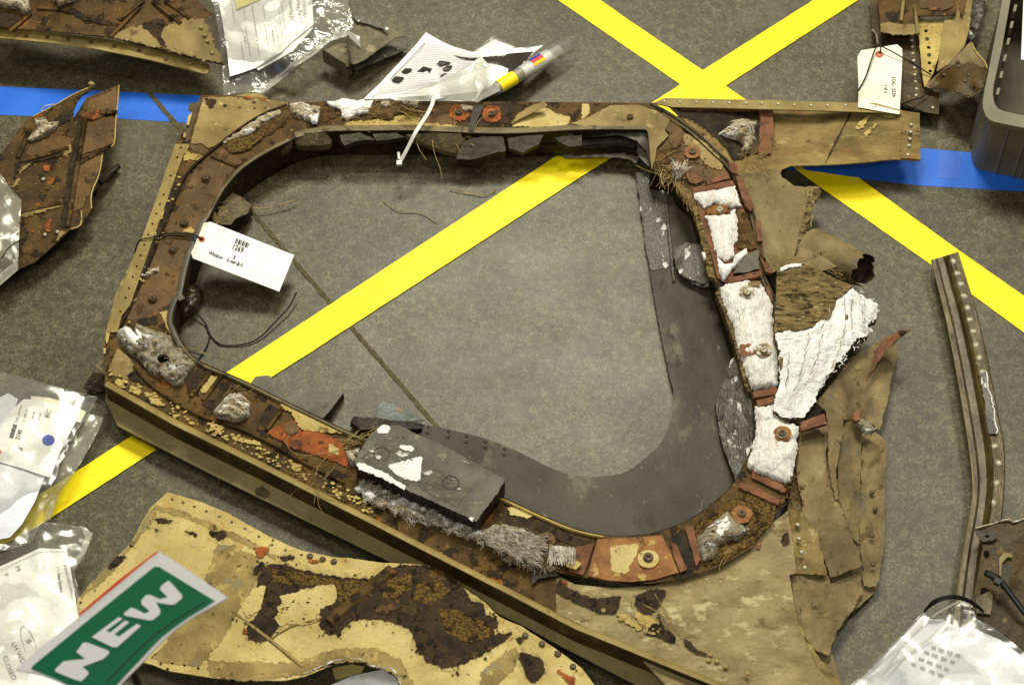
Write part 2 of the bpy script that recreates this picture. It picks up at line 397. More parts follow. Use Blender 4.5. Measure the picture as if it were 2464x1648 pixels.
# ------------------------------------------------------------------ materials
def floor_mat():
    m = bpy.data.materials.new('floor_tile'); m.use_nodes = True; nt = m.node_tree; N = nt.nodes; L = nt.links; bs = N['Principled BSDF']
    tc = N.new('ShaderNodeTexCoord')
    def nz(sc, det=4, off=0):
        n = N.new('ShaderNodeTexNoise'); n.inputs['Scale'].default_value = sc; n.inputs['Detail'].default_value = det; n.inputs['Roughness'].default_value = .6
        a = N.new('ShaderNodeVectorMath'); a.inputs[1].default_value = (off, off * 2, 0); L.new(tc.outputs['Object'], a.inputs[0]); L.new(a.outputs[0], n.inputs[0]); return n
    def mr(s, a, b, c, d, st='SMOOTHSTEP'):
        r = N.new('ShaderNodeMapRange'); r.interpolation_type = st; L.new(s, r.inputs[0])
        for i, v in enumerate((a, b, c, d)): r.inputs[i + 1].default_value = v
        return r.outputs[0]
    def mix(f, x, y, bl='MIX'):
        q = N.new('ShaderNodeMix'); q.data_type = 'RGBA'; q.blend_type = bl
        if isinstance(f, float): q.inputs[0].default_value = f
        else: L.new(f, q.inputs[0])
        for i, v in ((6, x), (7, y)):
            if isinstance(v, tuple): q.inputs[i].default_value = v
            else: L.new(v, q.inputs[i])
        return q.outputs[2]
    w = nz(90, 3, 3.1); ds = N.new('ShaderNodeVectorMath'); ds.operation = 'MULTIPLY_ADD'; L.new(w.outputs['Color'], ds.inputs[0]); ds.inputs[1].default_value = (.012, .012, 0); L.new(tc.outputs['Object'], ds.inputs[2])
    vo = N.new('ShaderNodeTexVoronoi'); vo.feature = 'DISTANCE_TO_EDGE'; vo.inputs['Scale'].default_value = 190; L.new(ds.outputs[0], vo.inputs['Vector'])
    vein = mr(vo.outputs['Distance'], .02, .16, 1, 0)
    vm = N.new('ShaderNodeMath'); vm.operation = 'MULTIPLY'; L.new(vein, vm.inputs[0]); L.new(mr(nz(60, 3, 9).outputs['Fac'], .35, .62, .1, 1), vm.inputs[1])
    base = mix(mr(nz(130, 4, 1).outputs['Fac'], .38, .62, 0, 1), lin((55, 49, 33)), lin((71, 66, 48)))
    col = mix(vm.outputs[0], base, lin((104, 99, 75)))
    col = mix(1.0, col, mix(mr(nz(6, 7, 4).outputs['Fac'], .36, .64, 0, 1), (.74, .74, .74, 1), (1.08, 1.08, 1.08, 1)), 'MULTIPLY')
    col = mix(mr(nz(22, 6, 21).outputs['Fac'], .56, .7, 0, .55), col, lin((48, 44, 33)))
    col = mix(mr(nz(3, 8, 33).outputs['Fac'], .56, .66, 0, .35), col, lin((92, 88, 70)))
    L.new(col, bs.inputs['Base Color'])
    L.new(mr(nz(9, 6, 7).outputs['Fac'], .3, .7, .36, .41), bs.inputs['Roughness']); bs.inputs['Specular IOR Level'].default_value = .22
    bp = N.new('ShaderNodeBump'); bp.inputs['Strength'].default_value = .12; bp.inputs['Distance'].default_value = .002; L.new(nz(160, 3, 2).outputs['Fac'], bp.inputs['Height']); L.new(bp.outputs[0], bs.inputs['Normal'])
    MATS['floor_tile'] = m
floor_mat()
mk('grime', (96, 88, 58), (74, 68, 46), 120, rough=.7, patches=[((130, 122, 84), 200, .64, .06)])
mk('yellow_tape', (250, 226, 14), (242, 216, 10), 5, rough=.45, rvar=.05, bump=.05, dirt=.10, dent=.05, patches=[((110, 96, 20), 170, .72, .02), ((222, 202, 12), 40, .66, .06)])
mk('blue_tape', (36, 96, 200), (44, 106, 210), 8, rough=.4, rvar=.06, bump=.05, dirt=.15, dent=.05, patches=[((64, 120, 215), 14, .6, .14), ((16, 60, 140), 90, .68, .05)])
mk('tan', (158, 135, 82), (126, 105, 60), 14, patches=[((100, 80, 44), 24, .6, .08), ((188, 168, 112), 40, .58, .1), ((72, 52, 28), 110, .66, .04)], rough=.55, bump=.25, dirt=.35)
mk('tan_clean', (158, 136, 78), (136, 114, 62), 18, patches=[((112, 92, 48), 50, .63, .06), ((84, 64, 34), 130, .68, .04)], rough=.5, bump=.12)
mk('tan_grey', (146, 130, 88), (122, 108, 72), 10, patches=[((98, 84, 54), 35, .64, .06), ((164, 148, 104), 20, .6, .1)], rough=.5, bump=.1)
mk('arm_tan', (156, 132, 80), (120, 98, 56), 14, 10, patches=[((176, 156, 104), 26, .56, .12), ((96, 74, 42), 34, .58, .1), ((66, 48, 28), 90, .65, .05), ((140, 102, 62), 18, .58, .12), ((84, 66, 40), 200, .64, .05)], stretch=(1, 1.9, 1), rot=-8, rough=.65, bump=.4, dirt=.4)
mk('skin', (150, 130, 90), (122, 104, 70), 12, 10, patches=[((160, 142, 98), 24, .58, .1), ((90, 74, 46), 34, .6, .08), ((66, 54, 38), 90, .66, .04), ((120, 110, 88), 14, .56, .12)], stretch=(1.4, 1, 1), rot=12, rough=.65, bump=.5, dirt=.45)
mk('cream_skin', (170, 150, 104), (138, 118, 76), 12, 10, patches=[((200, 184, 136), 26, .55, .12), ((122, 98, 58), 34, .58, .1), ((100, 68, 36), 100, .67, .04), ((138, 116, 74), 12, .56, .12), ((90, 72, 44), 200, .66, .05)], stretch=(1, 1.7, 1), rot=-35, rough=.6, bump=.3, dirt=.35)
mk('brown', (98, 73, 32), (62, 46, 20), 18, patches=[((36, 26, 13), 34, .55, .06), ((142, 86, 30), 26, .63, .07), ((132, 104, 54), 110, .62, .05), ((36, 25, 13), 200, .63, .04)], rough=.6, rvar=.2, bump=.6, bscale=320, spec=.25)
mk('brown_flat', (108, 80, 40), (80, 58, 28), 14, patches=[((52, 36, 18), 40, .58, .07), ((146, 88, 34), 30, .62, .07), ((142, 118, 72), 140, .64, .05), ((48, 34, 18), 220, .65, .03)], rough=.5, rvar=.2, bump=.4, bscale=300, spec=.3)
mk('dark_brown', (62, 43, 19), (36, 25, 13), 40, patches=[((20, 15, 9), 60, .56, .06), ((108, 72, 26), 80, .64, .06), ((104, 80, 36), 190, .65, .04)], rough=.65, bump=.6, bscale=260, spec=.25)
mk('soot_and_shade', (58, 46, 28), (28, 22, 14), 50, patches=[((92, 76, 48), 90, .6, .06), ((20, 16, 11), 40, .6, .08)], rough=.6, bump=.6)  # dark layer; also painted in for shaded slots, grooves and the roll's inside
mk('mustard', (118, 92, 40), (48, 34, 15), 210, 5, pos=(.36, .64), patches=[((40, 28, 13), 50, .55, .1)], rough=.75, bump=.8, bscale=210, spec=.2)
mk('rust_orange', (178, 88, 22), (130, 62, 18), 40, patches=[((196, 120, 44), 70, .6, .06), ((90, 50, 18), 60, .56, .06), ((74, 50, 24), 180, .6, .05)], rough=.65, bump=.5, spec=.25)
mk('red_strip', (148, 92, 58), (116, 68, 40), 30, patches=[((178, 128, 90), 80, .62, .06), ((86, 58, 34), 50, .56, .07), ((112, 92, 60), 160, .6, .05)], rough=.7, bump=.5, spec=.25)
mk('web_orange', (160, 104, 42), (130, 76, 28), 30, patches=[((190, 158, 82), 40, .54, .1), ((98, 60, 26), 60, .6, .06), ((90, 68, 36), 200, .64, .05)], rough=.5, bump=.35, spec=.3)
mk('yellow_paint', (192, 173, 110), (172, 151, 90), 10, 9, patches=[((168, 140, 74), 20, .57, .1), ((128, 102, 54), 60, .64, .05), ((74, 54, 28), 150, .66, .03), ((150, 126, 78), 34, .62, .08)], rough=.5, bump=.2, dirt=.22)
mk('cream_paint', (192, 170, 104), (168, 144, 82), 22, patches=[((124, 98, 56), 50, .6, .06), ((84, 62, 34), 150, .64, .04)], rough=.6, bump=.3, spec=.25)
mk('grey_tan', (168, 146, 92), (134, 114, 70), 14, 9, patches=[((184, 162, 100), 40, .56, .08), ((92, 74, 44), 60, .6, .06), ((76, 62, 40), 150, .64, .05), ((140, 130, 104), 24, .58, .1)], rough=.6, bump=.35, dirt=.4)
mk('white', (240, 240, 240), (224, 222, 218), 40, 9, patches=[((190, 174, 150), 60, .68, .05), ((210, 204, 194), 30, .58, .12), ((160, 142, 116), 220, .68, .04)], rough=.92, rvar=.05, bump=.9, bscale=260, dirt=.1, dent=.5)
mk('white_streak', (240, 239, 236), (222, 217, 206), 60, 9, patches=[((176, 150, 118), 70, .67, .05), ((206, 196, 180), 30, .58, .12), ((150, 128, 100), 200, .67, .04)], stretch=(2.4, .6, 1), rot=18, rough=.92, rvar=.05, bump=1.0, bscale=240, dirt=.1, dent=.5)
mk('dirty_white', (206, 194, 168), (150, 130, 96), 60, 9, patches=[((96, 78, 50), 80, .57, .05), ((244, 242, 236), 40, .54, .06), ((84, 66, 42), 220, .62, .05)], stretch=(1, 2.2, 1), rot=20, rough=.9, rvar=.05, bump=1.0, bscale=230, dent=.6)
mk('dirty_grey', (190, 180, 158), (128, 114, 88), 60, 9, patches=[((242, 242, 238), 30, .54, .07), ((74, 60, 40), 80, .57, .06), ((60, 48, 32), 200, .62, .05)], stretch=(1, 2, 1), rot=25, rough=.9, bump=1.0, bscale=230, dent=.6)
mk('fibrous', (142, 122, 82), (92, 78, 50), 50, patches=[((66, 56, 38), 60, .55, .06), ((190, 180, 150), 90, .62, .05)], stretch=(.8, 2.2, 1), rot=-14, rough=.85, bump=1.0, bscale=160, spec=.15)
mk('tile', (112, 109, 98), (94, 91, 81), 22, patches=[((132, 126, 108), 40, .6, .08), ((70, 66, 56), 60, .63, .06), ((160, 156, 144), 140, .68, .04)], rough=.6, bump=.3)
mk('tile_scuffed', (104, 100, 88), (86, 82, 71), 30, 9, patches=[((214, 212, 204), 40, .60, .05), ((150, 144, 128), 90, .60, .06), ((60, 55, 46), 70, .62, .05)], stretch=(1, 1.8, 1), rot=30, rough=.7, bump=.4)
mk('tile_dirt', (112, 100, 76), (84, 74, 56), 26, patches=[((140, 122, 86), 50, .58, .06), ((60, 52, 38), 60, .6, .05)], rough=.7, bump=.5)
mk('tile_black', (52, 48, 42), (32, 29, 25), 30, patches=[((76, 66, 50), 60, .64, .06)], rough=.45, bump=.4)
mk('retainer', (76, 71, 58), (58, 54, 44), 6, patches=[((108, 102, 85), 14, .55, .14), ((50, 46, 37), 30, .60, .08), ((176, 172, 158), 110, .70, .04), ((124, 118, 100), 50, .64, .06)], stretch=(1, .6, 1), rot=15, rough=.5, rvar=.12, bump=.25, dent=.18, dirt=.35, spec=.18)
mk('retainer_scuff_highlight', (88, 84, 72), (60, 56, 46), 14, patches=[((222, 220, 212), 46, .56, .06), ((44, 40, 32), 60, .62, .05)], stretch=(1, .5, 1), rot=20, rough=.35, rvar=.12, bump=.6, spec=.5, gloss=True)  # white patches paint both scuffs and wet-looking streaky highlights
mk('glossy_slag', (70, 60, 46), (34, 28, 20), 50, patches=[((150, 144, 132), 60, .64, .05)], rough=.12, rvar=.08, bump=1.0, bscale=120, spec=.8, gloss=True)
mk('lip', (132, 120, 90), (104, 94, 72), 26, patches=[((88, 66, 38), 40, .62, .05), ((70, 66, 58), 26, .6, .06)], rough=.5, bump=.3)
mk('lip_grey', (112, 108, 98), (88, 84, 74), 20, patches=[((190, 186, 176), 70, .68, .04), ((76, 54, 32), 40, .66, .04)], rough=.4, bump=.25)
mk('bracket_grey', (126, 118, 94), (98, 90, 70), 16, 9, patches=[((150, 140, 112), 40, .58, .08), ((70, 62, 46), 60, .6, .06)], rough=.6, bump=.3, dirt=.4)
mk('dark_metal', (58, 54, 46), (40, 36, 30), 20, patches=[((96, 84, 60), 50, .64, .06)], rough=.4, bump=.3)
mk('olive_metal', (98, 82, 42), (68, 54, 27), 14, patches=[((128, 114, 78), 30, .62, .06), ((42, 30, 14), 40, .6, .06)], stretch=(3, 1, 1), rough=.38, bump=.2, spec=.35, gloss=True)
mk('olive_dark', (84, 66, 34), (54, 42, 22), 14, patches=[((116, 98, 58), 30, .6, .06), ((40, 28, 14), 60, .6, .05)], rough=.45, bump=.25)
mk('soil', (112, 88, 56), (66, 50, 32), 70, patches=[((160, 136, 92), 90, .6, .05)], rough=.95, bump=1.0, bscale=150, spec=.1)
mk('straw', (168, 144, 92), (112, 92, 54), 60, rough=.7, bump=.1)
mk('felt', (206, 198, 186), (150, 140, 124), 80, rough=.9, bump=.2, spec=.1)
mk('felt_dark', (150, 140, 122), (96, 86, 68), 80, rough=.9, bump=.2, spec=.1)
mk('rivet', (176, 168, 144), (130, 118, 92), 120, rough=.32, bump=.1, spec=.7, gloss=True)
mk('screw', (104, 90, 66), (64, 50, 32), 160, rough=.4, bump=.2, spec=.6)
mk('paper', (240, 240, 240), (232, 232, 233), 6, rough=.7, rvar=.05, bump=.03, spec=.25)
mk('paper_cool', (222, 224, 236), (212, 214, 228), 6, rough=.6, rvar=.05, bump=.05, spec=.25)
mk('card', (236, 232, 214), (228, 222, 200), 12, rough=.7, rvar=.05, bump=.04, spec=.25)
mk('sticky_note', (236, 226, 140), (226, 214, 120), 10, rough=.7, bump=.03)
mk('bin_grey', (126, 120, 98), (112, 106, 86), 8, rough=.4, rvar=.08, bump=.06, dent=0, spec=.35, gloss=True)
mk('bin_shaded', (92, 86, 68), (78, 73, 58), 8, rough=.45, bump=.06, dent=0)  # same bin plastic, darkened to carry the shade inside
mk('glass_shard', (190, 196, 190), (150, 160, 150), 30, patches=[((230, 190, 150), 24, .56, .08), ((130, 160, 200), 30, .58, .08)], rough=.12, bump=.2, spec=.9, gloss=True)
plain('ink', (26, 24, 24), .8, .1); plain('ink_soft', (118, 116, 116), .8, .1); plain('grid_ink', (168, 168, 166), .8, .1); plain('print_black', (44, 38, 32), .6, .2)
plain('cord_black', (20, 18, 15), .6, .2); plain('tie_black', (20, 18, 16), .4, .2); plain('tie_white', (216, 216, 206), .4)
plain('eyelet', (176, 80, 44), .7); plain('hole_dark', (16, 14, 12), .9, .1); plain('dot_blue', (34, 62, 170), .6); plain('red', (220, 40, 36), .5)
plain('sign_green', (14, 108, 70), .42); plain('sign_white', (236, 234, 236), .45); plain('roll_yellow', (250, 222, 24), .4); plain('chip_blue', (30, 50, 160), .5); plain('chip_yellow', (244, 196, 24), .5)
plastic('film', (.98, .98, .96), .04, .34, 14, .12, rough=.2)
plastic('film_milky', (.92, .92, .89), .22, .4, 14, .12, (.74, .73, .66), .24)
plastic('film_heavy', (.88, .88, .82), .20, .45, 20, .2, (.55, .53, .44), .2)
plastic('film_crumpled', (.97, .97, .95), .05, .45, 40, .3, rough=.16)
plastic('film_flat', (.97, .98, .99), .02, .2, 10, .02, (.7, .75, .8))

# ------------------------------------------------------------------ floor, joint, tapes
FL = mesh_obj('floor', [(-6, -5, 0), (6, -5, 0), (6, 8, 0), (-6, 8, 0)], [(0, 1, 2, 3)], 'floor_tile'); FL['kind'] = 'structure'
sheet('floor_joint', FL, bar(240, 86, 1100, 1082, 10), 'grime', .0014, .001, jag=2, step=8, grid=8, bump=.0004, bs=.1)
def tape(name, poly, mat, label, h):
    o = sheet(name, None, poly, mat, h, .0006, jag=.5, step=14, loc=P(poly[0][0], poly[0][1], 0)); return tag(o, label, 'tape')
tape('yellow_tape', [(2125, -106), (2230, -106), (1696, 239), (1400, 424), (1208, 549), (740, 852), (381, 1078), (90, 1266), (10, 1310), (-60, 1310), (-60, 1284), (177, 1138), (317, 1048), (542, 898), (892, 668), (1332, 380), (1574, 244)], 'yellow_tape', 'yellow floor tape running from lower left through the window opening to upper right', .0026)
tape('yellow_tape', [(1170, -106), (1295, -106), (1500, 40), (1689, 168), (1793, 239), (1937, 414 - 5), (2066, 428), (2290, 590), (2464, 712), (2600, 808), (2600, 900), (2464, 800), (2245, 640), (1945, 430), (1760, 290), (1560, 150), (1400, 40), (1330, -8)], 'yellow_tape', 'yellow floor tape running from top centre down to the right edge', .0016)
BT = [(-80, 203), (0, 209), (285, 221), (483, 231), (1200, 288), (2216, 357), (2464, 378), (2600, 392), (2600, 474), (2464, 461), (2216, 447), (1937, 414), (1200, 345), (450, 296), (285, 286), (0, 277), (-80, 270)]
tape('blue_tape', BT, 'blue_tape', 'wide blue floor tape crossing behind the window frame', .0006)
o = sheet('clear_tape', None, d4((1260, 1272), (1440, 1287), (1415, 1500), (1225, 1490)), 'film_flat', .0031, .0004, loc=P(2250, 390, 0)); tag(o, 'clear tape patch stuck over the blue tape right of the frame', 'tape')

# ================================================================== WINDOW FRAME
WF = thing('window_frame', 'corroded brown and tan metal window frame with white insulation lying on the floor', 'window frame', (1000, 760))
HW = .075
OUT = c4((830, 85), (1060, 90), (1300, 108), (1460, 138)) + c2((1150, 570), (1430, 574), (2345, 578)) + c3((360, 548), (470, 610), (600, 700), (700, 790), (780, 870), (850, 1000), (910, 1150), (950, 1350)) + c8((1130, 800), (1200, 970), (1225, 1300), (1240, 1500)) + d1((690, 350), (660, 620), (640, 690), (560, 800), (480, 920), (330, 1010), (150, 1070), (0, 1090)) + d2((1350, 670), (1100, 640), (880, 600)) + [(1338, 1478), (1214, 1424), (907, 1266), (600, 1113)] + c5((735, 670), (740, 560), (730, 420), (750, 290)) + c4((220, 1568), (420, 1080), (560, 690), (650, 430), (740, 290))
INL = c5((1255, 60), (1215, 190), (1240, 280), (1290, 380), (1390, 490), (1590, 580), (1750, 650)) + c7((200, 290), (450, 410), (640, 500), (1200, 730), (1600, 910)) + d2((800, 250), (1000, 330), (1180, 370), (1350, 375), (1550, 350)) + d1((0, 860), (150, 810), (250, 750), (380, 640), (440, 540), (470, 480), (490, 400), (490, 260), (480, 200)) + c8((1030, 1500), (960, 1250), (900, 1050), (850, 890), (830, 830), (800, 700), (760, 560), (720, 430), (690, 350), (615, 280), (560, 180)) + c3((370, 900), (390, 830), (360, 750), (330, 690), (0, 690)) + c2((1900, 757), (1400, 740)) + c4((2000, 340), (1700, 347), (1500, 390), (1300, 490), (1130, 600), (1010, 730), (960, 810), (880, 960), (800, 1110), (740, 1290), (680, 1530))
INL = smooth(INL, 3, True)
WEB = sheet('web_ring', WF, OUT, 'brown', HW, .002, grid=26, holes=[INL])
wall('inner_wall', WF, INL, HW - .002, .004, 'soot_and_shade', closed=True)
# lower retainer ring seen through the opening
RI = c8((340, 170), (350, 260), (420, 750), (480, 1100), (550, 1450)) + d1((110, 190), (100, 320), (50, 430), (0, 480)) + c7((2345, 748), (2100, 772), (1900, 722), (1700, 622), (1500, 540), (1350, 500), (1150, 455), (900, 420), (650, 395))
def hR(x, y):
    d_ = min(edist(x, y, [a, b]) for a, b in zip(RI, RI[1:])); t_ = min(1, d_ / 110); return .013 + .009 * t_ * t_ * (3 - 2 * t_)
RI = smooth(RI, 3)
RET = sheet('retainer_plate', WF, RI + c7((630, 450), (900, 620), (1200, 800), (1620, 1000), (2000, 1200)) + d2((1300, 440), (1600, 420)) + d1((100, 900), (300, 800), (480, 640), (560, 480), (560, 200)) + c8((1080, 1400), (960, 1000), (860, 600), (700, 300), (600, 170)), 'retainer', hR, .003, grid=13, side='dark_metal')
sheet('scuffed_strip', RET, c8((345, 200), (500, 180), (520, 230), (540, 480), (570, 700), (540, 760), (430, 790), (390, 560)), 'retainer_scuff_highlight', lambda x, y: hR(x, y) + .002, .001, jag=4)
tube('crease', RET, [(1600, 440, .018), (1606, 520, .019), (1615, 610, .020), (1622, 680, .018)], .0035, 'retainer_scuff_highlight', 6, .5)
sheet('grey_shard', RET, c8((575, 700), (590, 650), (650, 610), (760, 620), (790, 700), (800, 860), (760, 870), (640, 820), (590, 770)), 'retainer_scuff_highlight', [(1622, 620, .034), (1700, 590, .05), (1700, 680, .045)], .012, jag=3, sharp=True, grid=14, bump=.003)
sheet('grey_shard', RET, d1((310, 250), (340, 150), (380, 40), (400, 10), (440, 100), (490, 250), (495, 400), (450, 520), (410, 620), (370, 520), (330, 400)), 'retainer_scuff_highlight', [(1730, 900, .04), (1810, 900, .066), (1770, 1140, .044)], .014, jag=2, grid=16, bump=.004, bs=.04, sharp=True, side='tile_black')
rivet(RET, c7((998, 450), (1120, 462), (1248, 490), (1360, 520), (1480, 555), (1600, 600)), .024, .003, .0012, 'dark_metal')
# lower ring at the top-left corner and far side
ring_l = smooth(c4((1010, 790), (1130, 660), (1300, 560), (1480, 490), (1700, 475), (2345, 480)) + c2((2000, 868), (2345, 885)) + c3((150, 832), (290, 850)), 3)
ribbon('sill_ring', WF, offset(ring_l, -22), ring_l, [(0, .02), (.35, .03), (.7, .016), (1, .004)], 'dark_metal')
ribbon('seal_strip', WF, offset(ring_l, -34), offset(ring_l, -14), [(0, .034), (.5, .040), (1, .030)], 'soot_and_shade')
# raised lip round the opening
lipA = INL[-36:] + INL[:4]
def lip(name, line, w, mat, h0=HW, h1=.082):
    ribbon(name, WF, line, offset(line, w), [(0, h0 - .012), (.12, h1 - .001), (.45, h1), (.8, h1 - .002), (1, h0 + .0005)], mat)
top_l = smooth(c3((350, 690), (0, 690)) + c2((1900, 757), (1400, 740)) + c4((2000, 340), (1700, 347), (1500, 390)), 4)
lip('lip', top_l, 15, 'lip')
lip('lip', smooth(c4((1500, 390), (1300, 490), (1130, 600), (1010, 730), (960, 810), (880, 960)), 4), 8, 'lip')
lip('lip', smooth(c4((880, 960), (800, 1110), (740, 1290), (690, 1530)) + c5((1255, 60), (1215, 190), (1240, 280), (1290, 380)), 4), 15, 'lip_grey')
lip('lip', smooth(c5((1290, 380), (1390, 490), (1590, 580), (1750, 650)) + c7((200, 290), (450, 410), (640, 500), (900, 600)), 4), 9, 'lip')
lip('lip', smooth(c7((1560, 895),) + d2((560, 140), (800, 250), (1000, 330), (1180, 370)), 4), 9, 'cream_paint')
# left flange strip with holes, and the layer under it
fo = c4((650, 430), (560, 690), (420, 1080), (220, 1568)) + c5((750, 290),); fi = c4((735, 430), (640, 690), (500, 1080), (330, 1568)) + c5((860, 170), (830, 290))
holes_l = c4((690, 457), (665, 525), (617, 655), (568, 787), (542, 855), (516, 921), (488, 993), (459, 1070), (432, 1141), (405, 1215), (378, 1292), (350, 1367), (323, 1447)) + c5((887, 48), (848, 145))
FLG = sheet('holed_flange', WF, fo + fi[::-1], 'tan_clean', HW + .004, .002, jag=.5, holes=[circ(x, y, 3.0, 8) for x, y in holes_l])
sheet('edge_flange', WF, c4((225, 1500), (420, 1090), (430, 1120), (330, 1400)) + c5((770, 300), (750, 420), (728, 420), (745, 300)), 'tan', .06, .002, jag=1)
wall('outer_wall', WF, c4((740, 290), (650, 430), (560, 690), (420, 1080), (220, 1568)) + c5((750, 290), (730, 420), (740, 560), (735, 670)), HW - .002, .012, 'tan_grey')
# jagged corner strips on the left
sheet('torn_edge', WF, c4((830, 85), (845, 110), (800, 220), (740, 410), (690, 420), (720, 340), (735, 290), (770, 210), (735, 190), (750, 145), (810, 140)), 'olive_dark', HW + .001, .002, jag=3, step=4)
for q in (c4((770, 205), (740, 235), (730, 290), (745, 300), (765, 240)), c4((715, 350), (705, 380), (720, 385), (725, 355)), c4((740, 425), (715, 490), (725, 495), (745, 440)), c4((690, 405), (680, 420), (705, 415)), c5((750, 290), (775, 300), (755, 370), (745, 340)), c5((740, 400), (728, 440), (745, 440)), c4((555, 920), (545, 965), (560, 950), (580, 880))):
    sheet('paint_chip', WF, q, 'cream_paint', HW + .006, .0012, jag=2, step=3)
# gusset plate in the top-left corner
GUS = sheet('gusset_plate', WF, c4((850, 105), (1060, 98), (1300, 112), (1450, 142), (1440, 172), (1260, 222), (1050, 362), (960, 432), (885, 460), (830, 425), (760, 425), (790, 300)), 'tan', HW + .003, .002, jag=2, grid=22, bump=.0012, bs=.012, holes=[circ(*c4((1000, 163))[0], 5, 10)] + [circ(x, y, 3, 8) for x, y in c4((1105, 175), (1208, 180))])
rivet(GUS, c4((1305, 182), (1160, 198)), HW + .003, .003)
sheet('rounded_tab', WF, c4((1060, 96), (1150, 72), (1240, 72), (1310, 108)), 'tan_clean', HW - .006, .002)
for q, m in ((c4((860, 105), (940, 108), (930, 150), (895, 185), (870, 150)), 'dark_brown'), (c4((1060, 95), (1250, 110), (1330, 120), (1300, 128), (1150, 112)), 'rust_orange'), (c4((1180, 130), (1270, 128), (1260, 138), (1190, 136)), 'brown'), (c4((1430, 140), (1300, 200), (1265, 215), (1400, 165)), 'rust_orange'), (c4((1150, 300), (1050, 350), (1040, 340), (1130, 295)), 'rust_orange')):
    sheet('corrosion_and_recess_patch', GUS, q, m, HW + .0046, .0006, jag=2, step=4)
# paint and corrosion patches on the web
def patch(q, m, dh=.0012, jag=3, name='corrosion_and_recess_patch', t=.001, par=None, **k): return sheet(name, par or WEB, q, m, HW + dh, t, jag=jag, step=4, **k)
patch(c4((720, 478), (850, 515), (855, 530), (800, 545), (760, 540), (705, 545)), 'cream_paint', .002, name='paint_flake')
patch(c4((740, 430), (820, 440), (860, 500), (760, 470)), 'brown_flat', .0015)
patch(c4((800, 590), (900, 510), (1000, 440), (1120, 560), (1000, 680), (880, 960), (790, 1060), (590, 1050), (700, 820)), 'brown_flat', .0012, 2)
patch(c4((560, 1110), (765, 1110), (740, 1200), (650, 1500), (600, 1568), (350, 1568), (430, 1380)), 'brown_flat', .0013, 2)
patch(c5((930, 0), (1195, 0), (1180, 140), (1110, 170), (960, 210), (890, 200)), 'brown_flat', .0014, 2)
patch(c4((640, 700), (740, 690), (690, 760), (600, 960), (540, 1080), (500, 1150), (430, 1350), (380, 1400), (520, 1050)), 'soot_and_shade', .0018, 4)
patch(c4((690, 1050), (760, 1010), (790, 1040), (770, 1060)), 'cream_paint', .002, name='paint_flake')
patch(c5((1120, 150), (1190, 140), (1210, 230), (1250, 310), (1200, 300), (1150, 200)), 'cream_paint', .002, name='paint_flake')
patch(c5((960, 200), (1100, 175), (1120, 230), (1000, 250)), 'soot_and_shade', .0019)
patch(c5((760, 570), (830, 400), (940, 500), (950, 580), (900, 625), (800, 600)), 'tan', .002, 2, 'paint_flake')
patch(c5((890, 600), (950, 560), (1050, 620), (1130, 690), (1000, 660)), 'dark_brown', .002)
for q in (c5((830, 610), (880, 640), (860, 690), (810, 660)), c5((920, 660), (1000, 690), (980, 740), (910, 710)), c5((1010, 700), (1110, 750), (1160, 820), (1060, 790)), c5((1180, 850), (1270, 880), (1240, 900)), c5((1480, 920), (1580, 960), (1540, 1000), (1480, 960)), c5((1600, 1000), (1850, 1070), (1840, 1090), (1660, 1060)), c5((1300, 900), (1380, 930), (1360, 950)), c5((2060, 1210), (2130, 1225), (2120, 1280), (2050, 1250))):
    patch(q, 'cream_paint', .003, 4, 'paint_flake')
for q in (c5((1300, 640), (1400, 530), (1480, 560), (1350, 740)), c5((1830, 900), (1900, 800), (1965, 830), (1880, 980)), c5((1430, 780), (1520, 760), (1500, 830), (1420, 800))):
    patch(q, 'dark_brown', .0022, 3)
for q in (c5((1410, 700), (1480, 600), (1530, 600), (1510, 680), (1430, 720)),): patch(q, 'yellow_paint', .003, 4, 'paint_flake')
# upstanding ribs across the web
for a, b, w in ((c5((1345, 745))[0], c5((1500, 560))[0], 6), (c5((1880, 985))[0], c5((1990, 830))[0], 6), (c4((905, 515))[0], c4((1090, 590))[0], 5), (c5((1430, 770))[0], c5((1560, 600))[0], 4)):
    tube('rib', WEB, [(a[0], a[1], HW + .002), (b[0], b[1], HW + .002)], .0045, 'brown', 6, .7, 0)
# ridge between web and outer margin (runs along the ring)
rdg = smooth(c4((1440, 160), (1250, 240), (1050, 370), (880, 510), (760, 620), (690, 740), (600, 960), (520, 1160), (400, 1450)) + c5((900, 180), (850, 260)), 4)
ribbon('ridge', WEB, rdg, offset(rdg, 7), [(0, HW + .001), (.3, HW + .006), (.7, HW + .005), (1, HW + .001)], 'dark_brown')
rdg2 = smooth(c5((950, 520), (1060, 640), (1250, 780), (1450, 880), (1700, 960), (2000, 1110)) + c7((300, 650), (600, 800)), 4)
ribbon('ridge', WEB, rdg2, offset(rdg2, 8), [(0, HW + .001), (.3, HW + .007), (.7, HW + .006), (1, HW + .001)], 'brown')
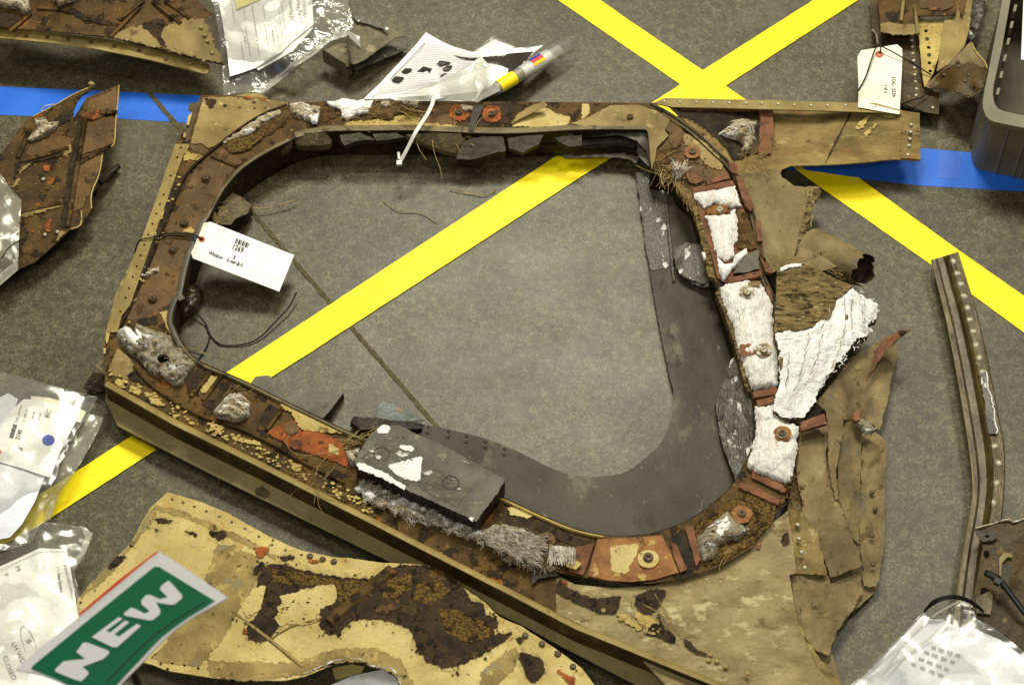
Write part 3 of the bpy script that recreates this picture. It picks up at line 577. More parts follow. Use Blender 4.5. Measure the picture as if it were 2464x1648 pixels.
# bottom beam: lip strip, upright face, lower flange
beam = c5((735, 670),) + [(420, 1025), (600, 1113), (907, 1268), (1214, 1426), (1384, 1514), (1729, 1655), (1900, 1722)]
ribbon('beam_lip', WF, offset(beam, -15), beam, [(0, HW + .001), (.3, HW + .006), (.9, HW + .006), (1, HW + .004)], 'tan_clean')
wall('beam_face', WF, beam, HW + .004, .032, 'olive_dark')  # dark colour on this face adds to the shade below the lip
LF = sheet('wide_flange', WF, c5((750, 690), (745, 780), (830, 950), (1490, 1290)) + c6((2345, 500),) + [(941, 1352), (1265, 1507), (1326, 1541), (1537, 1650), (1640, 1700), (1990, 1760), (1990, 1700), (1384, 1440), (907, 1190), (600, 1040)], 'tan_grey', .034, .003, grid=60)
wall('flange_edge', WF, c5((745, 780), (830, 950), (1490, 1290)) + c6((2345, 500),) + [(941, 1352), (1265, 1507), (1326, 1541), (1537, 1650)], .0335, .018, 'dark_metal')
sheet('dirt_blot', LF, c5((1800, 1400), (1850, 1370), (1890, 1400), (1910, 1440), (1870, 1465), (1810, 1440)), 'grime', .0346, .0004, jag=7, step=3)
sheet('foot_bracket', WF, c5((585, 680), (655, 572), (752, 592), (750, 700), (690, 712)), 'soot_and_shade', .02, .004, holes=[circ(*c5((665, 630))[0], 4, 8), circ(*c5((632, 665))[0], 4, 8)])
sheet('torn_edge', WF, c5((670, 530), (725, 485), (735, 500), (700, 530), (752, 575), (745, 590)), 'tan_grey', .05, .002, jag=1)
# web sections on the lower side
patch(c7((110, 500), (200, 440), (290, 420), (330, 480), (420, 480), (500, 510), (580, 560), (640, 730), (560, 690), (400, 630), (270, 590)), 'rust_orange', .003, 5)
patch(c7((170, 310), (260, 370), (300, 430), (330, 480), (520, 500), (610, 500), (450, 420), (250, 320)), 'cream_paint', .004, 4, 'paint_flake')
patch(c7((500, 560), (560, 590), (560, 640), (500, 620)), 'yellow_paint', .004, 4, 'paint_flake')
disc('washer', WEB, *c7((262, 470))[0], 17, 'brown_flat', HW + .005, .002)
sheet('web_section', WEB, d2((1140, 392), (1350, 385), (1545, 368), (1600, 480), (1650, 600), (1500, 645), (1350, 660), (1200, 650), (1080, 622), (1110, 500)), 'web_orange', HW + .004, .002, grid=14)
patch(d2((1215, 450), (1300, 425), (1400, 420), (1370, 500), (1340, 600), (1260, 610), (1210, 590), (1230, 520)), 'yellow_paint', .0055, 9, 'paint_flake')
disc('washer', WEB, *d2((1458, 515))[0], 26, 'yellow_paint', HW + .0065, .002, jag=1)
rivet(WEB, d2((1458, 508),), HW + .007, .0085, .004, 'screw', 'screw', True)
for q in (d2((1000, 440), (1120, 420), (1095, 500), (1050, 620), (960, 590)), d2((1600, 410), (1640, 430), (1700, 580), (1660, 600), (1620, 500)), d2((1690, 320), (1740, 310), (1790, 520), (1760, 560))):
    sheet('red_strip', WEB, q, 'red_strip', HW + .006, .004, jag=1.5)
patch(d2((1590, 390), (1690, 330), (1790, 570), (1670, 610)), 'soot_and_shade', .002, 2)  # flat dark patch painted in for the shaded depth of a slot
patch(d2((560, 250), (750, 250), (830, 300), (1020, 390), (1120, 410), (1000, 440), (760, 330), (600, 330)), 'dark_brown', .002)
patch(d2((580, 190), (640, 195), (750, 240), (700, 260), (580, 235)), 'yellow_paint', .003, 3, 'paint_flake')
patch(d2((1750, 320), (1960, 150), (2100, 100), (2260, 180), (2240, 280), (2100, 430), (1900, 540), (1800, 560)), 'mustard', .003, 3)
disc('washer', WEB, *d2((2045, 237))[0], 25, 'web_orange', HW + .006, .003, jag=1.5); rivet(WEB, d2((2045, 232),), HW + .006, .007, .003, 'screw', 'screw', True)
disc('washer', WEB, *d2((820, 395))[0], 22, 'brown_flat', HW + .006, .003, jag=1); rivet(WEB, d2((820, 395),), HW + .006, .007, .003, 'screw', 'screw', True)
sheet('tan_chip', WEB, d2((940, 560), (990, 518), (1042, 545), (1005, 582)), 'cream_paint', HW + .014, .003)
sheet('black_clip', WEB, d2((720, 560), (860, 590), (900, 620), (780, 640), (730, 680)), 'tile_black', HW + .008, .01, jag=2)
for q in (d2((2030, 40), (2130, 60), (2290, 150), (2270, 180), (2100, 100), (2020, 70)), d1((480, 560), (560, 585), (640, 625), (655, 655), (620, 660), (480, 592))):
    sheet('red_strip', WEB, q, 'red_strip', HW + .006, .004, jag=1.5)
# screws on the left web
SCR = c4((862, 672), (712, 987), (632, 1172), (490, 1522)) + c5((1075, 55),)
for x, y in SCR:
    disc('washer', WEB, x, y, 11, 'brown', HW + .0038, .002, 14)
rivet(WEB, SCR, HW + .0042, .0062, .0045, 'screw', 'screw', True)
# --- upper web: debris, paint, washers
patch(c2((1440, 600), (1640, 590), (1640, 700), (1560, 730), (1430, 700)), 'brown_flat', .001, 2)
patch(c2((1020, 690), (1150, 680), (1300, 650), (1430, 660), (1430, 690), (1560, 705), (1700, 715), (1690, 725), (1400, 712), (1000, 712)), 'cream_paint', .0025, 3, 'paint_flake')
sheet('paint_curl', WEB, c2((1345, 635), (1370, 630), (1430, 648), (1425, 672), (1340, 655)), 'cream_paint', [(974, 270, HW + .018), (1010, 277, HW + .006), (974, 280, HW + .006)], .001, grid=6)
patch(c2((1945, 715), (1990, 640), (2060, 600), (2140, 580), (2140, 610), (2200, 640), (2280, 660), (2270, 700), (2180, 720)), 'yellow_paint', .003, 3, 'paint_flake')
sheet('paint_curl', WEB, c2((1945, 700), (1990, 640), (2060, 600), (2130, 575), (2145, 600), (2060, 640)), 'tan', [(1230, 298, HW + .006), (1310, 245, HW + .02), (1315, 258, HW + .02)], .001, grid=8, jag=1)
patch(c2((1790, 590), (1960, 580), (2050, 590), (1960, 650), (1930, 700), (1800, 690)), 'dark_brown', .0015, 3)
patch(c3((0, 548), (40, 550), (40, 600), (0, 640)), 'yellow_paint', .003, 2, 'paint_flake')
TOPS = sheet('corner_plate', WF, c3((40, 620), (150, 560), (300, 555), (400, 590), (470, 635), (440, 690), (460, 720), (400, 780), (390, 830), (370, 900), (350, 700), (330, 678), (120, 672), (0, 668), (-60, 655)), 'tan', HW + .006, .0025, grid=14, bump=.0015, bs=.02, jag=1)
rivet(TOPS, c3((256, 622),), HW + .007, .0065, .004, 'screw', 'screw', True)
for x, y in c2((1652, 636), (1838, 645)):
    sheet('rust_patch', WEB, circ(x, y, 24, 18), 'rust_orange', HW + .003, .0008, jag=3); disc('washer', WEB, x, y, 10, 'brown_flat', HW + .0035, .0015, jag=1); rivet(WEB, [(x, y)], HW + .004, .0062, .004, 'screw', 'screw', True)
sheet('cross_strap', WEB, c2((1740, 585), (1790, 600), (1730, 740), (1705, 735), (1720, 660)), 'dark_metal', HW + .009, .002, grid=10, jag=1)
# grey-tan corner right of the opening
patch(e5((350, 300), (480, 340), (700, 520), (860, 680), (980, 860), (1020, 970), (700, 1010), (480, 900), (330, 800), (180, 700), (330, 500)), 'brown_flat', .002, 3)
patch(e5((470, 480), (560, 460), (700, 560), (860, 700), (930, 830), (900, 880), (760, 840), (660, 720), (640, 620), (500, 600)), 'tan', .004, 5, 'paint_flake')
patch(e5((260, 400), (340, 310), (420, 330), (480, 440), (460, 560), (400, 640), (340, 580), (320, 470)), 'brown_flat', .005, 3)
patch(e5((200, 680), (330, 560), (430, 700), (500, 780), (480, 900), (250, 900), (150, 820)), 'soil', .004, 4)
patch(e5((500, 900), (640, 940), (720, 980), (620, 1040), (540, 1000)), 'red_strip', .006, 3)
disc('washer', WEB, *e5((580, 670))[0], 20, 'web_orange', HW + .007, .002, jag=2); rivet(WEB, e5((580, 668),), HW + .008, .007, .003, 'screw', 'screw', True)
seam = smooth(c3((360, 552), (470, 612), (600, 702), (700, 792), (780, 872), (850, 1002), (910, 1152), (950, 1352)) + c8((1130, 800), (1195, 950)), 4)
ribbon('seam_ridge', WF, offset(seam, -6), offset(seam, 7), [(0, HW), (.3, HW + .008), (.6, HW + .003), (1, HW + .002)], 'tile_dirt')
ribbon('seam_ridge', WF, offset(seam, 7), offset(seam, 15), [(0, HW + .001), (.4, HW + .006), (1, HW - .002)], 'soot_and_shade')

# --- tile shards hanging on the far inner wall
def shard(q, m='tile', h=.05, t=.018, tilt=0, jag=1.5, name='tile_shard', par=WF):
    if h < .06: hh = lambda x, y: .083 + tilt * .2 - (y - (318 if x > 640 else 318 + (640 - x) * .75)) * .00060      # leaning out from the far wall
    else:
        ys = [p[1] for p in q]; y0, y1 = min(ys), max(ys); xm = sum(p[0] for p in q) / len(q); hh = [(xm, y0, h + tilt), (xm + 50, y0, h + tilt), (xm, y1, h)]
    return sheet(name, par, q, m, hh, t, jag=jag, step=5, grid=12, bump=.0012, bs=.06, side='tile_black' if m == 'tile' else None, sharp=True)
shard(c2((725, 790), (780, 752), (900, 748), (935, 790), (920, 815), (800, 825), (740, 815)), 'tile_dirt', .046, .016, .012)
shard(c2((980, 765), (1090, 748), (1180, 788), (1080, 795), (1005, 822), (985, 795)), 'tile', .046, .014, .015)
shard(c2((1165, 758), (1300, 748), (1345, 775), (1240, 790), (1185, 795)), 'tile', .046, .012, .012)
shard(c2((1350, 760), (1500, 750), (1660, 755), (1680, 790), (1635, 862), (1560, 848), (1470, 815), (1400, 790)), 'tile_dirt', .044, .012, .02)
shard(c2((1640, 860), (1690, 795), (1780, 772), (1900, 772), (1915, 850), (1870, 858), (1790, 885), (1700, 905), (1640, 895)), 'tile', .044, .022, .02)
shard(c2((1925, 782), (2050, 765), (2130, 762), (2100, 815), (2010, 860), (1935, 838)), 'tile', .046, .01, .018)
shard(c2((2185, 775), (2345, 765), (2345, 820), (2270, 830), (2215, 800)), 'tile', .05, .012, .012)
shard(c4((1215, 545), (1300, 460), (1400, 415), (1480, 412), (1465, 450), (1390, 490), (1290, 530)), 'tile_dirt', .05, .014, .012)
shard(c4((1130, 600), (1180, 560), (1225, 575), (1215, 615), (1160, 620)), 'tile', .04, .014, .006)
# crumpled grey metal and charred bar at the top right of the opening
sheet('bent_metal', WF, c3((-80, 690), (40, 688), (200, 690), (330, 685), (355, 720), (360, 760), (390, 830), (370, 870), (340, 800), (290, 745), (200, 715), (0, 725), (-70, 735)), 'lip_grey', [(1370, 315, .07), (1540, 315, .07), (1400, 335, .05), (1560, 390, .05)], .002, grid=9, bump=.006, bs=.05)
V, F = sweep([P(1385, 348, .045), P(1440, 344, .047), P(1490, 340, .048), P(1528, 347, .045)], .011, 7, .7); mesh_obj('charred_bar', V, F, 'tile_black', WF, False)
sheet('bent_metal', WF, c3((-100, 822), (60, 820), (180, 810), (300, 830), (290, 862), (240, 840), (100, 832), (-90, 835)), 'lip_grey', .03, .002, jag=3, step=4, grid=9, bump=.004, bs=.06)
sheet('bent_metal', WF, c3((285, 745), (330, 800), (385, 880), (350, 880), (300, 830)), 'lip_grey', .04, .002, jag=1)
# chunk and glassy slag inside the left of the opening
sheet('tile_chunk', WF, c4((872, 965), (930, 840), (1000, 752), (1110, 800), (1190, 862), (1165, 920), (1090, 950), (1040, 1000), (930, 1005)), 'tile_dirt', [(500, 500, .055), (600, 480, .035), (560, 550, .045)], .025, jag=2, grid=10, bump=.003, bs=.06, side='tile_black')
sheet('glassy_slag', WF, c4((690, 1430), (770, 1395), (830, 1440), (835, 1520), (780, 1600), (700, 1640)) , 'glossy_slag', .02, .012, jag=3, grid=6, dome=.022, edge=10, bump=.004, bs=.1)
# --- insulation lumps
def lump(q, m, h=HW, dome=.014, edge=10, jag=4, bump=.003, bs=.09, grid=6, name='insulation_lump', par=WF):
    return sheet(name, par, q, m, h, .006, jag=jag, step=4, grid=grid, dome=dome, edge=edge, bump=bump, bs=bs)
q = c5((830, 270), (890, 240), (945, 290), (960, 225), (1100, 280), (1200, 310), (1230, 400), (1280, 395), (1385, 520), (1330, 590), (1290, 660), (1240, 685), (1190, 640), (1060, 590), (990, 500), (930, 450), (860, 410), (825, 340))
B1 = sheet('insulation_lump', WF, roughen(q, 3, 5, 3), 'dirty_grey', HW, .006, grid=5, dome=.024, edge=12, bump=.006, bs=.08, holes=[circ(*c5((1150, 475))[0], 15, 12, .7)])
lump(c5((870, 255), (920, 260), (960, 310), (1020, 380), (1005, 420), (950, 400), (890, 320)), 'white', HW + .018, .008, 6, 2, par=B1, name='clean_patch')
lump(c5((955, 260), (1000, 300), (1020, 370), (985, 350)), 'white', HW + .018, .008, 6, 2, par=B1, name='clean_patch')
fibers('torn_fibres', B1, c5((860, 300), (1200, 330), (1360, 540), (1240, 660), (980, 480)), 36, 12, 'felt', HW + .026, .0003, .6, 1.6, .004, 1)
lump(c5((1500, 850), (1560, 780), (1620, 730), (1700, 710), (1770, 800), (1760, 880), (1680, 930), (1590, 910), (1530, 890)), 'dirty_white', HW, .026, 9)
lump(c4((410, 1350), (480, 1310), (540, 1285), (535, 1330), (480, 1350), (440, 1385)), 'dirty_white', HW + .002, .009, 5, 2)
lump(c2((695, 590), (760, 577), (865, 600), (865, 665), (850, 693), (790, 680), (720, 660), (700, 640)), 'dirty_white', HW + .002, .014, 8, 3)
lump(c2((800, 650), (860, 640), (850, 690), (820, 690)), 'white', HW + .012, .008, 5, 2)
lump(c2((905, 575), (950, 572), (990, 560), (1080, 566), (1170, 565), (1150, 610), (1140, 628), (1080, 640), (1020, 665), (990, 655), (985, 620), (955, 605)), 'white', HW + .008, .006, 10, 3, .0015)
lump(c2((310, 800), (400, 752), (480, 690), (540, 650), (640, 622), (645, 640), (560, 690), (480, 745), (400, 780), (330, 812)), 'dirty_white', HW + .004, .008, 5, 4)
patch(c2((320, 822), (400, 772), (480, 765), (560, 740), (540, 780), (450, 850), (370, 862)), 'mustard', .006, 3)
lump(c2((520, 700), (640, 650), (690, 660), (680, 700), (560, 780), (500, 760)), 'soil', HW + .001, .008, 8, 4)
lump(c2((870, 600), (945, 600), (960, 660), (900, 690), (865, 680)), 'soil', HW + .001, .008, 8, 4)
lump(c2((1160, 600), (1260, 570), (1430, 572), (1420, 620), (1330, 650), (1230, 690), (1130, 650)), 'soil', HW + .001, .010, 8, 5)
for q in (c2((1210, 575), (1260, 570), (1265, 600), (1225, 605)), c2((1330, 570), (1430, 568), (1420, 595), (1340, 595))): lump(q, 'dirty_white', HW + .010, .009, 5, 3)
lump(c2((1660, 590), (1700, 595), (1730, 600), (1730, 618), (1690, 625), (1665, 605)), 'dirty_white', HW + .006, .006, 4, 3)
# loose crumbs of soil and tile along the upper web
V, F = [], []
for k in range(240):
    x, y = c2((R.uniform(560, 1450), R.uniform(585, 720)))[0] if k < 150 else e5((R.uniform(150, 900), R.uniform(450, 950)))[0]
    if k < 150 and y > 262 + 40 * (1 - (x - 640) / 380): y -= 20
    p = P(x, y, HW + .004); s = R.uniform(.001, .0035); b = len(V)
    V += [p + Vector((R.uniform(-s, s), R.uniform(-s, s), z)) for z in (0, 0, 0, s)] ; F += [(b, b + 1, b + 3), (b + 1, b + 2, b + 3), (b + 2, b, b + 3)]
mesh_obj('crumbs', V, F, 'tile_dirt', WEB, False)['kind'] = 'stuff'
STRAW_H = HW + .014
fibers('straw_litter', WEB, c2((690, 600), (1440, 590), (1440, 690), (1100, 700), (700, 690)), 46, 46, 'straw', STRAW_H, .00048, 0, .9, .006, .5)
fibers('straw_litter', WEB, c2((1560, 770), (1700, 740), (1700, 800), (1600, 790)), 24, 40, 'straw', HW - .01, .00048, 1.2, 1.4, .006, .6)
fibers('straw_litter', WF, c4((880, 850), (1010, 840), (1000, 960), (900, 960)), 26, 44, 'straw', .062, .00048, .6, 1.8, .006, .6)
fibers('straw_litter', WF, e5((1050, 700), (1420, 700), (1450, 790), (1100, 790)), 46, 60, 'straw', HW + .012, .00048, -.3, 1.2, .012, .8)
fibers('straw_litter', WF, e5((150, 800), (520, 780), (520, 960), (300, 990), (150, 880)), 44, 56, 'straw', HW + .004, .00048, .7, 1.6, .01, .7)
fibers('straw_litter', WF, c7((480, 520), (760, 500), (700, 580), (520, 600)), 22, 70, 'straw', HW + .012, .00048, -.2, .5, .012, .6)
fibers('straw_litter', WF, c7((380, 700), (560, 640), (560, 740), (420, 860)), 7, 90, 'straw', HW + .012, .00048, 2.2, .5, .012, .8)
fibers('straw_litter', WF, d2((1880, 440), (2000, 400), (2000, 480), (1850, 560)), 14, 50, 'straw', HW + .010, .00048, 2.5, .6, .01, .4)
fibers('straw_litter', WF, c5((1540, 740), (1720, 690), (1740, 720), (1560, 770)), 14, 40, 'straw', HW + .016, .00048, .1, .8, .012, .9)
fibers('straw_litter', WF, c8((1230, 760), (1600, 760), (1600, 880), (1250, 900)), 26, 50, 'straw', .112, .00048, .3, .7, .006, .5)
for q in ([(1425, 800), (1530, 860), (1600, 940)], [(1500, 730), (1570, 870), (1640, 985), (1660, 1010)], [(1350, 780), (1360, 840)]):
    tube('straw_stem', WF, [(*p, HW + .006) for p in d2(*q)], .0008, 'straw', 5)
for q in (c7((290, 460), (235, 540), (260, 610), (340, 640), (480, 625), (620, 590)), c7((690, 560), (500, 640), (420, 740), (430, 850), (560, 895), (640, 850))):
    tube('straw_stem', WF, [(*p, HW + .014) for p in q], .0007, 'straw', 5)
for q in (c2((1645, 590), (1625, 640), (1630, 710)), c2((1860, 640), (1780, 665), (1735, 740)), c2((1500, 790), (1515, 870), (1545, 950), (1555, 1010)), c2((1410, 790), (1430, 850), (1470, 905)), c8((340, 125), (400, 155), (480, 180)), c8((1110, 650), (1200, 690), (1320, 715), (1480, 683)), c8((1100, 650), (1190, 750)), e5((215, 770), (330, 690), (490, 625)), e5((1050, 935), (1140, 850), (1200, 790)), d1((20, 1140), (80, 1230), (130, 1330))):
    tube('straw_stem', WF, [(*p, HW + .008) for p in q], .0007, 'straw', 5)
# --- right hand strip: red bonding strips, white insulation pads, washers
HS = HW
sheet('bond_layer', WF, c8((700, 285), (950, 225), (1000, 380), (1030, 430), (1110, 640), (1130, 830), (900, 860), (850, 830), (800, 640), (740, 440)), 'red_strip', HS + .004, .003, grid=20)
for q in (c8((695, 268), (945, 220), (955, 250), (700, 297)), c8((775, 218), (915, 176), (925, 205), (790, 245)), c8((962, 190), (1000, 200), (1040, 280), (1078, 385), (1060, 412), (1020, 375)), c8((920, 105), (970, 110), (975, 180), (930, 160)), c8((915, 832), (1115, 785), (1125, 815), (925, 862)), c8((1085, 470), (1120, 480), (1135, 600), (1100, 600)), c8((1110, 690), (1180, 760), (1190, 800), (1150, 790)), c8((1145, 880), (1170, 885), (1200, 960), (1195, 990)), d1((485, 187), (596, 165), (600, 200), (490, 216)), d1((705, 332), (820, 290), (832, 338), (712, 372)), d1((500, 230), (590, 205), (600, 235), (510, 255))):
    sheet('red_strip', WF, q, 'red_strip', HS + .012, .008, jag=1.2)
patch(c8((960, 395), (1035, 425), (1110, 640), (1060, 655), (975, 640), (975, 480)), 'soil', .009, 3, 'dirt_patch')
shard(c8((950, 800), (1000, 700), (1105, 650), (1112, 770), (1030, 795)), 'tile', HS + .012, .008, .006)
W1 = lump(c8((700, 302), (760, 287), (850, 277), (960, 247), (1005, 380), (950, 380), (925, 380), (830, 365), (765, 395), (735, 350)), 'white_streak', HS + .010, .008, 10, 5, .0016, .05, name='insulation_pad', grid=4.5)
lump(c8((770, 442), (930, 430), (955, 400), (975, 480), (968, 600), (955, 690), (900, 715), (850, 700), (830, 640), (800, 520)), 'white_streak', HS + .010, .008, 10, 5, .0016, .05, name='insulation_pad', grid=4.5)
lump(c8((850, 700), (890, 740), (950, 740), (930, 800), (890, 842), (860, 800)), 'white', HS + .010, .010, 7, 3, .002, name='insulation_pad')
lump(c8((960, 690), (1030, 645), (1042, 680), (960, 765), (935, 760)), 'white', HS + .014, .012, 6, 2, .002, name='insulation_pad')
lump(c8((890, 300), (970, 290), (950, 350), (915, 375)), 'cream_paint', HS + .017, .004, 6, 3, .001, name='stain_patch', par=W1)
lump(c8((775, 402), (830, 372), (910, 380), (920, 412), (870, 435), (785, 436)), 'web_orange', HS + .012, .004, 6, 2, .001, name='washer_bed'); rivet(WF, c8((865, 405),), HS + .016, .0062, .004, 'rivet', 'screw', True)
lump(c8((752, 670), (775, 665), (790, 720), (765, 715)), 'white', HS + .004, .008, 5, 1)
W3 = lump(c8((865, 890), (900, 862), (1020, 847), (1125, 872), (1150, 905), (1200, 1000), (1208, 1180), (1238, 1290), (1225, 1505), (1055, 1530), (1000, 1330), (950, 1150), (900, 1000)), 'white_streak', HS + .008, .014, 14, 5, .0016, .04, name='insulation_pad', grid=5)
for x, y in c8((1035, 922), (1140, 1282)):
    lump(circ(x, y, 20, 16), 'dirty_white', HS + .0235, .002, 5, 1.5, .0008, name='washer_bed', par=W3); disc('washer', W3, x, y, 9, 'web_orange', HS + .0275, .002); rivet(W3, [(x, y)], HS + .028, .006, .003, 'rivet', 'screw', True)
lump(c8((985, 1245), (1085, 1235), (1090, 1310), (1000, 1320)), 'red_strip', HS + .0222, .0015, 5, 4, .0005, name='stain_patch', par=W3)
lump(c8((1030, 850), (1120, 850), (1125, 885), (1050, 885)), 'tan', HS + .022, .003, 5, 2, .0008, name='stain_patch', par=W3)
sheet('tile_edge', WF, c8((838, 915), (865, 895), (900, 1000), (950, 1150), (1000, 1330), (1050, 1545), (1020, 1500), (960, 1250), (890, 1050)), 'fibrous', HS + .006, .02, jag=1.5)
sheet('frayed_edge', WF, c8((690, 300), (740, 440), (800, 640), (835, 830), (790, 820), (760, 640), (700, 430), (660, 350), (600, 290), (570, 200), (590, 175), (640, 290)), 'fibrous', HS + .006, .012, jag=2, step=4)
fibers('frayed_fibres', WF, e5((340, 880), (480, 870), (470, 960), (380, 1030)), 36, 40, 'felt', HS + .012, .0007, -1.3, .6, .02, .5)
fibers('frayed_fibres', WF, e5((380, 1000), (470, 1040), (620, 1280), (580, 1300)), 70, 40, 'straw', HS + .014, .0006, 1.0, .5, .008, .4)
W4 = lump(d1((495, 262), (600, 245), (640, 330), (700, 350), (690, 470), (662, 618), (630, 620), (560, 588), (490, 562), (452, 540), (480, 470), (495, 380)), 'white_streak', HS + .008, .012, 10, 5, .0016, .04, name='insulation_pad', grid=5)
lump(circ(*d1((622, 385))[0], 22, 18), 'web_orange', HS + .021, .002, 5, 1.5, .0008, name='washer_bed', par=W4); disc('washer', W4, *d1((622, 385))[0], 13, 'dirty_grey', HS + .0245, .002); rivet(W4, d1((622, 383),), HS + .025, .006, .003, 'screw', 'screw', True)
# torn tile: brown fibrous slab with white broken face
HT = .098
SLAB = sheet('tile_slab', WF, c8((1225, 780), (1290, 742), (1380, 742), (1500, 790), (1700, 882), (1600, 960), (1545, 1090), (1440, 1140), (1205, 1190), (1215, 950)), 'fibrous', [(1870, 640, HT - .006), (2050, 690, HT - .01), (1880, 800, HT + .012)], .02, jag=2, grid=9, bump=.0025, bs=.05)
WING = sheet('broken_tile_face', WF, roughen(c8((1205, 1182), (1290, 1160), (1440, 1128), (1515, 1080), (1550, 1000), (1530, 965), (1570, 940), (1640, 925), (1700, 885), (1735, 930), (1762, 950), (1800, 965), (1855, 985), (1838, 1090), (1800, 1112), (1785, 1190), (1742, 1200), (1700, 1240), (1650, 1310), (1530, 1455), (1480, 1540)) + d1((780, 232), (720, 310), (650, 312), (600, 290), (582, 280), (598, 185)) + c8((1235, 1500), (1240, 1290)), 5, 4, 11), 'white', [(1870, 800, HT + .014), (2080, 720, HT - .012), (2030, 860, HT - .012), (1860, 960, HT + .006), (1960, 970, HT - .016), (1960, 830, HT + .006)], .02, grid=4.5, bump=.0030, bs=.022, bo=5, side='fibrous', fold=1)
for q in (c8((1650, 1060), (1660, 1180), (1640, 1250), (1655, 1250), (1675, 1180), (1668, 1060)), c8((1230, 1265), (1300, 1275), (1310, 1290), (1240, 1285)), c8((1245, 1290), (1240, 1400), (1255, 1400), (1262, 1300))):
    sheet('crack', WING, q, 'fibrous', [(1870, 800, HT + .0155), (2080, 720, HT - .008), (1960, 970, HT - .012)], .001, jag=2, step=4)
wh = hf([(1870, 800, HT + .0165), (2080, 720, HT - .007), (2030, 860, HT - .008), (1860, 960, HT + .009), (1960, 970, HT - .012), (1960, 830, HT + .010)])
for ln_ in (((1640, 930), (1655, 1040), (1640, 1160), (1620, 1280), (1560, 1400)), ((1560, 1000), (1540, 1090), (1470, 1160), (1350, 1200), (1240, 1220)), ((1700, 960), (1690, 1060), (1700, 1180)), ((1420, 1180), (1400, 1300), (1370, 1420), (1330, 1540)), ((1300, 1290), (1290, 1400), (1280, 1520)), ((1500, 1180), (1480, 1300), (1430, 1440)), ((1770, 970), (1760, 1060), (1790, 1130))):
    q = roughen(c8(*ln_), 5, 6, 4, False); w_ = [R.uniform(.6, 2.6) for _ in q]
    quads('crack', WING, [[q[i], q[i + 1], (q[i + 1][0] + w_[i + 1], q[i + 1][1] + w_[i + 1] * .5), (q[i][0] + w_[i], q[i][1] + w_[i] * .5)] for i in range(len(q) - 1)], 'dirty_grey', lambda x, y: wh(x, y) + .004)
fibers('torn_fibres', WING, c8((1640, 930), (1735, 900), (1860, 985), (1830, 1100), (1780, 1200), (1600, 1400), (1480, 1550), (1440, 1540), (1700, 1150), (1740, 1000)), 160, 12, 'white', lambda x, y: wh(x, y) + .002, .0007, .4, 1.4, .004, 1)
lump(c8((1240, 775), (1290, 745), (1380, 738), (1375, 760), (1300, 765), (1250, 790)), 'white', HT - .004, .006, 5, 2, par=SLAB, name='clean_edge')
# --- arm panel at the upper right
HA = [(1600, 250, .088), (2200, 275, .084), (2200, 385, .060), (1850, 395, .062), (1640, 300, .078)]
ARM = sheet('arm_panel', WF, e5((300, 150), (1480, 175)) + c3((1700, 588), (1790, 600), (1796, 850), (1650, 845), (1500, 862), (1300, 875), (1110, 880), (1060, 900), (1050, 930)) + e5((1400, 900), (1020, 940), (900, 760), (700, 500), (450, 290)), 'arm_tan', HA, .003, grid=16, bump=.0018, bs=.016, jag=.8)
hA = hf(HA)
sheet('dark_recess', ARM, e5((320, 180), (480, 210), (1320, 215), (1320, 690), (1180, 720), (1040, 780), (960, 640), (800, 470), (600, 330), (420, 270)), 'soot_and_shade', lambda x, y: hA(x, y) + .003, .001, jag=2, grid=20)  # flat dark brown sheet marking the recess between seam and red strip
sheet('red_strip', ARM, e5((480, 178), (1340, 178), (1330, 215), (700, 212), (470, 205)), 'red_strip', lambda x, y: hA(x, y) + .005, .003, jag=2)
sheet('red_strip', ARM, e5((1340, 195), (1475, 195), (1480, 470), (1450, 680), (1320, 700), (1330, 450)), 'red_strip', lambda x, y: hA(x, y) + .010, .009, jag=1, grid=14)
lump(e5((860, 480), (920, 430), (990, 380), (1000, 330), (1100, 305), (1290, 325), (1300, 360), (1270, 480), (1280, 520), (1230, 660), (1170, 690), (1120, 660), (1140, 590), (1070, 540), (960, 500)), 'dirty_white', lambda x, y: hA(x, y) + .003, .020, 8, 3, .004)
FT = sheet('arm_flange', WF, c3((375, 546), (440, 520), (900, 530), (1560, 548), (1700, 587), (1690, 600), (860, 576), (480, 568)), 'tan_clean', .092, .003, grid=30)
rivet(FT, c3((435, 538), (520, 541), (607, 542), (695, 543), (780, 546), (872, 548), (952, 549), (1040, 552), (1127, 555), (1215, 560), (1302, 560), (1397, 557), (1480, 565), (1558, 570)), .0925, .0032, .0014)
EP = sheet('end_strip', ARM, c3((1705, 640), (1790, 640), (1795, 845), (1690, 838)), 'arm_tan', lambda x, y: hA(x, y) + .003, .002, jag=1, grid=14)
rivet(EP, c3((1745, 662), (1742, 700), (1738, 737), (1733, 773), (1727, 820)), lambda x, y: hA(x, y) + .0035, .0042, .0022)
sheet('weld_seam', ARM, bar(*c3((1430, 590))[0], *c3((1290, 862))[0], 3), 'dark_brown', lambda x, y: hA(x, y) + .0022, .0008, jag=2.5, step=4)
for q in (c3((1440, 680), (1520, 600), (1540, 610), (1480, 690)), c3((1490, 710), (1560, 650), (1570, 660), (1510, 725)), c3((1570, 590), (1690, 600), (1640, 630), (1600, 620))):
    sheet('bare_scrape', ARM, q, 'cream_paint', lambda x, y: hA(x, y) + .0024, .0006, jag=3, step=4)
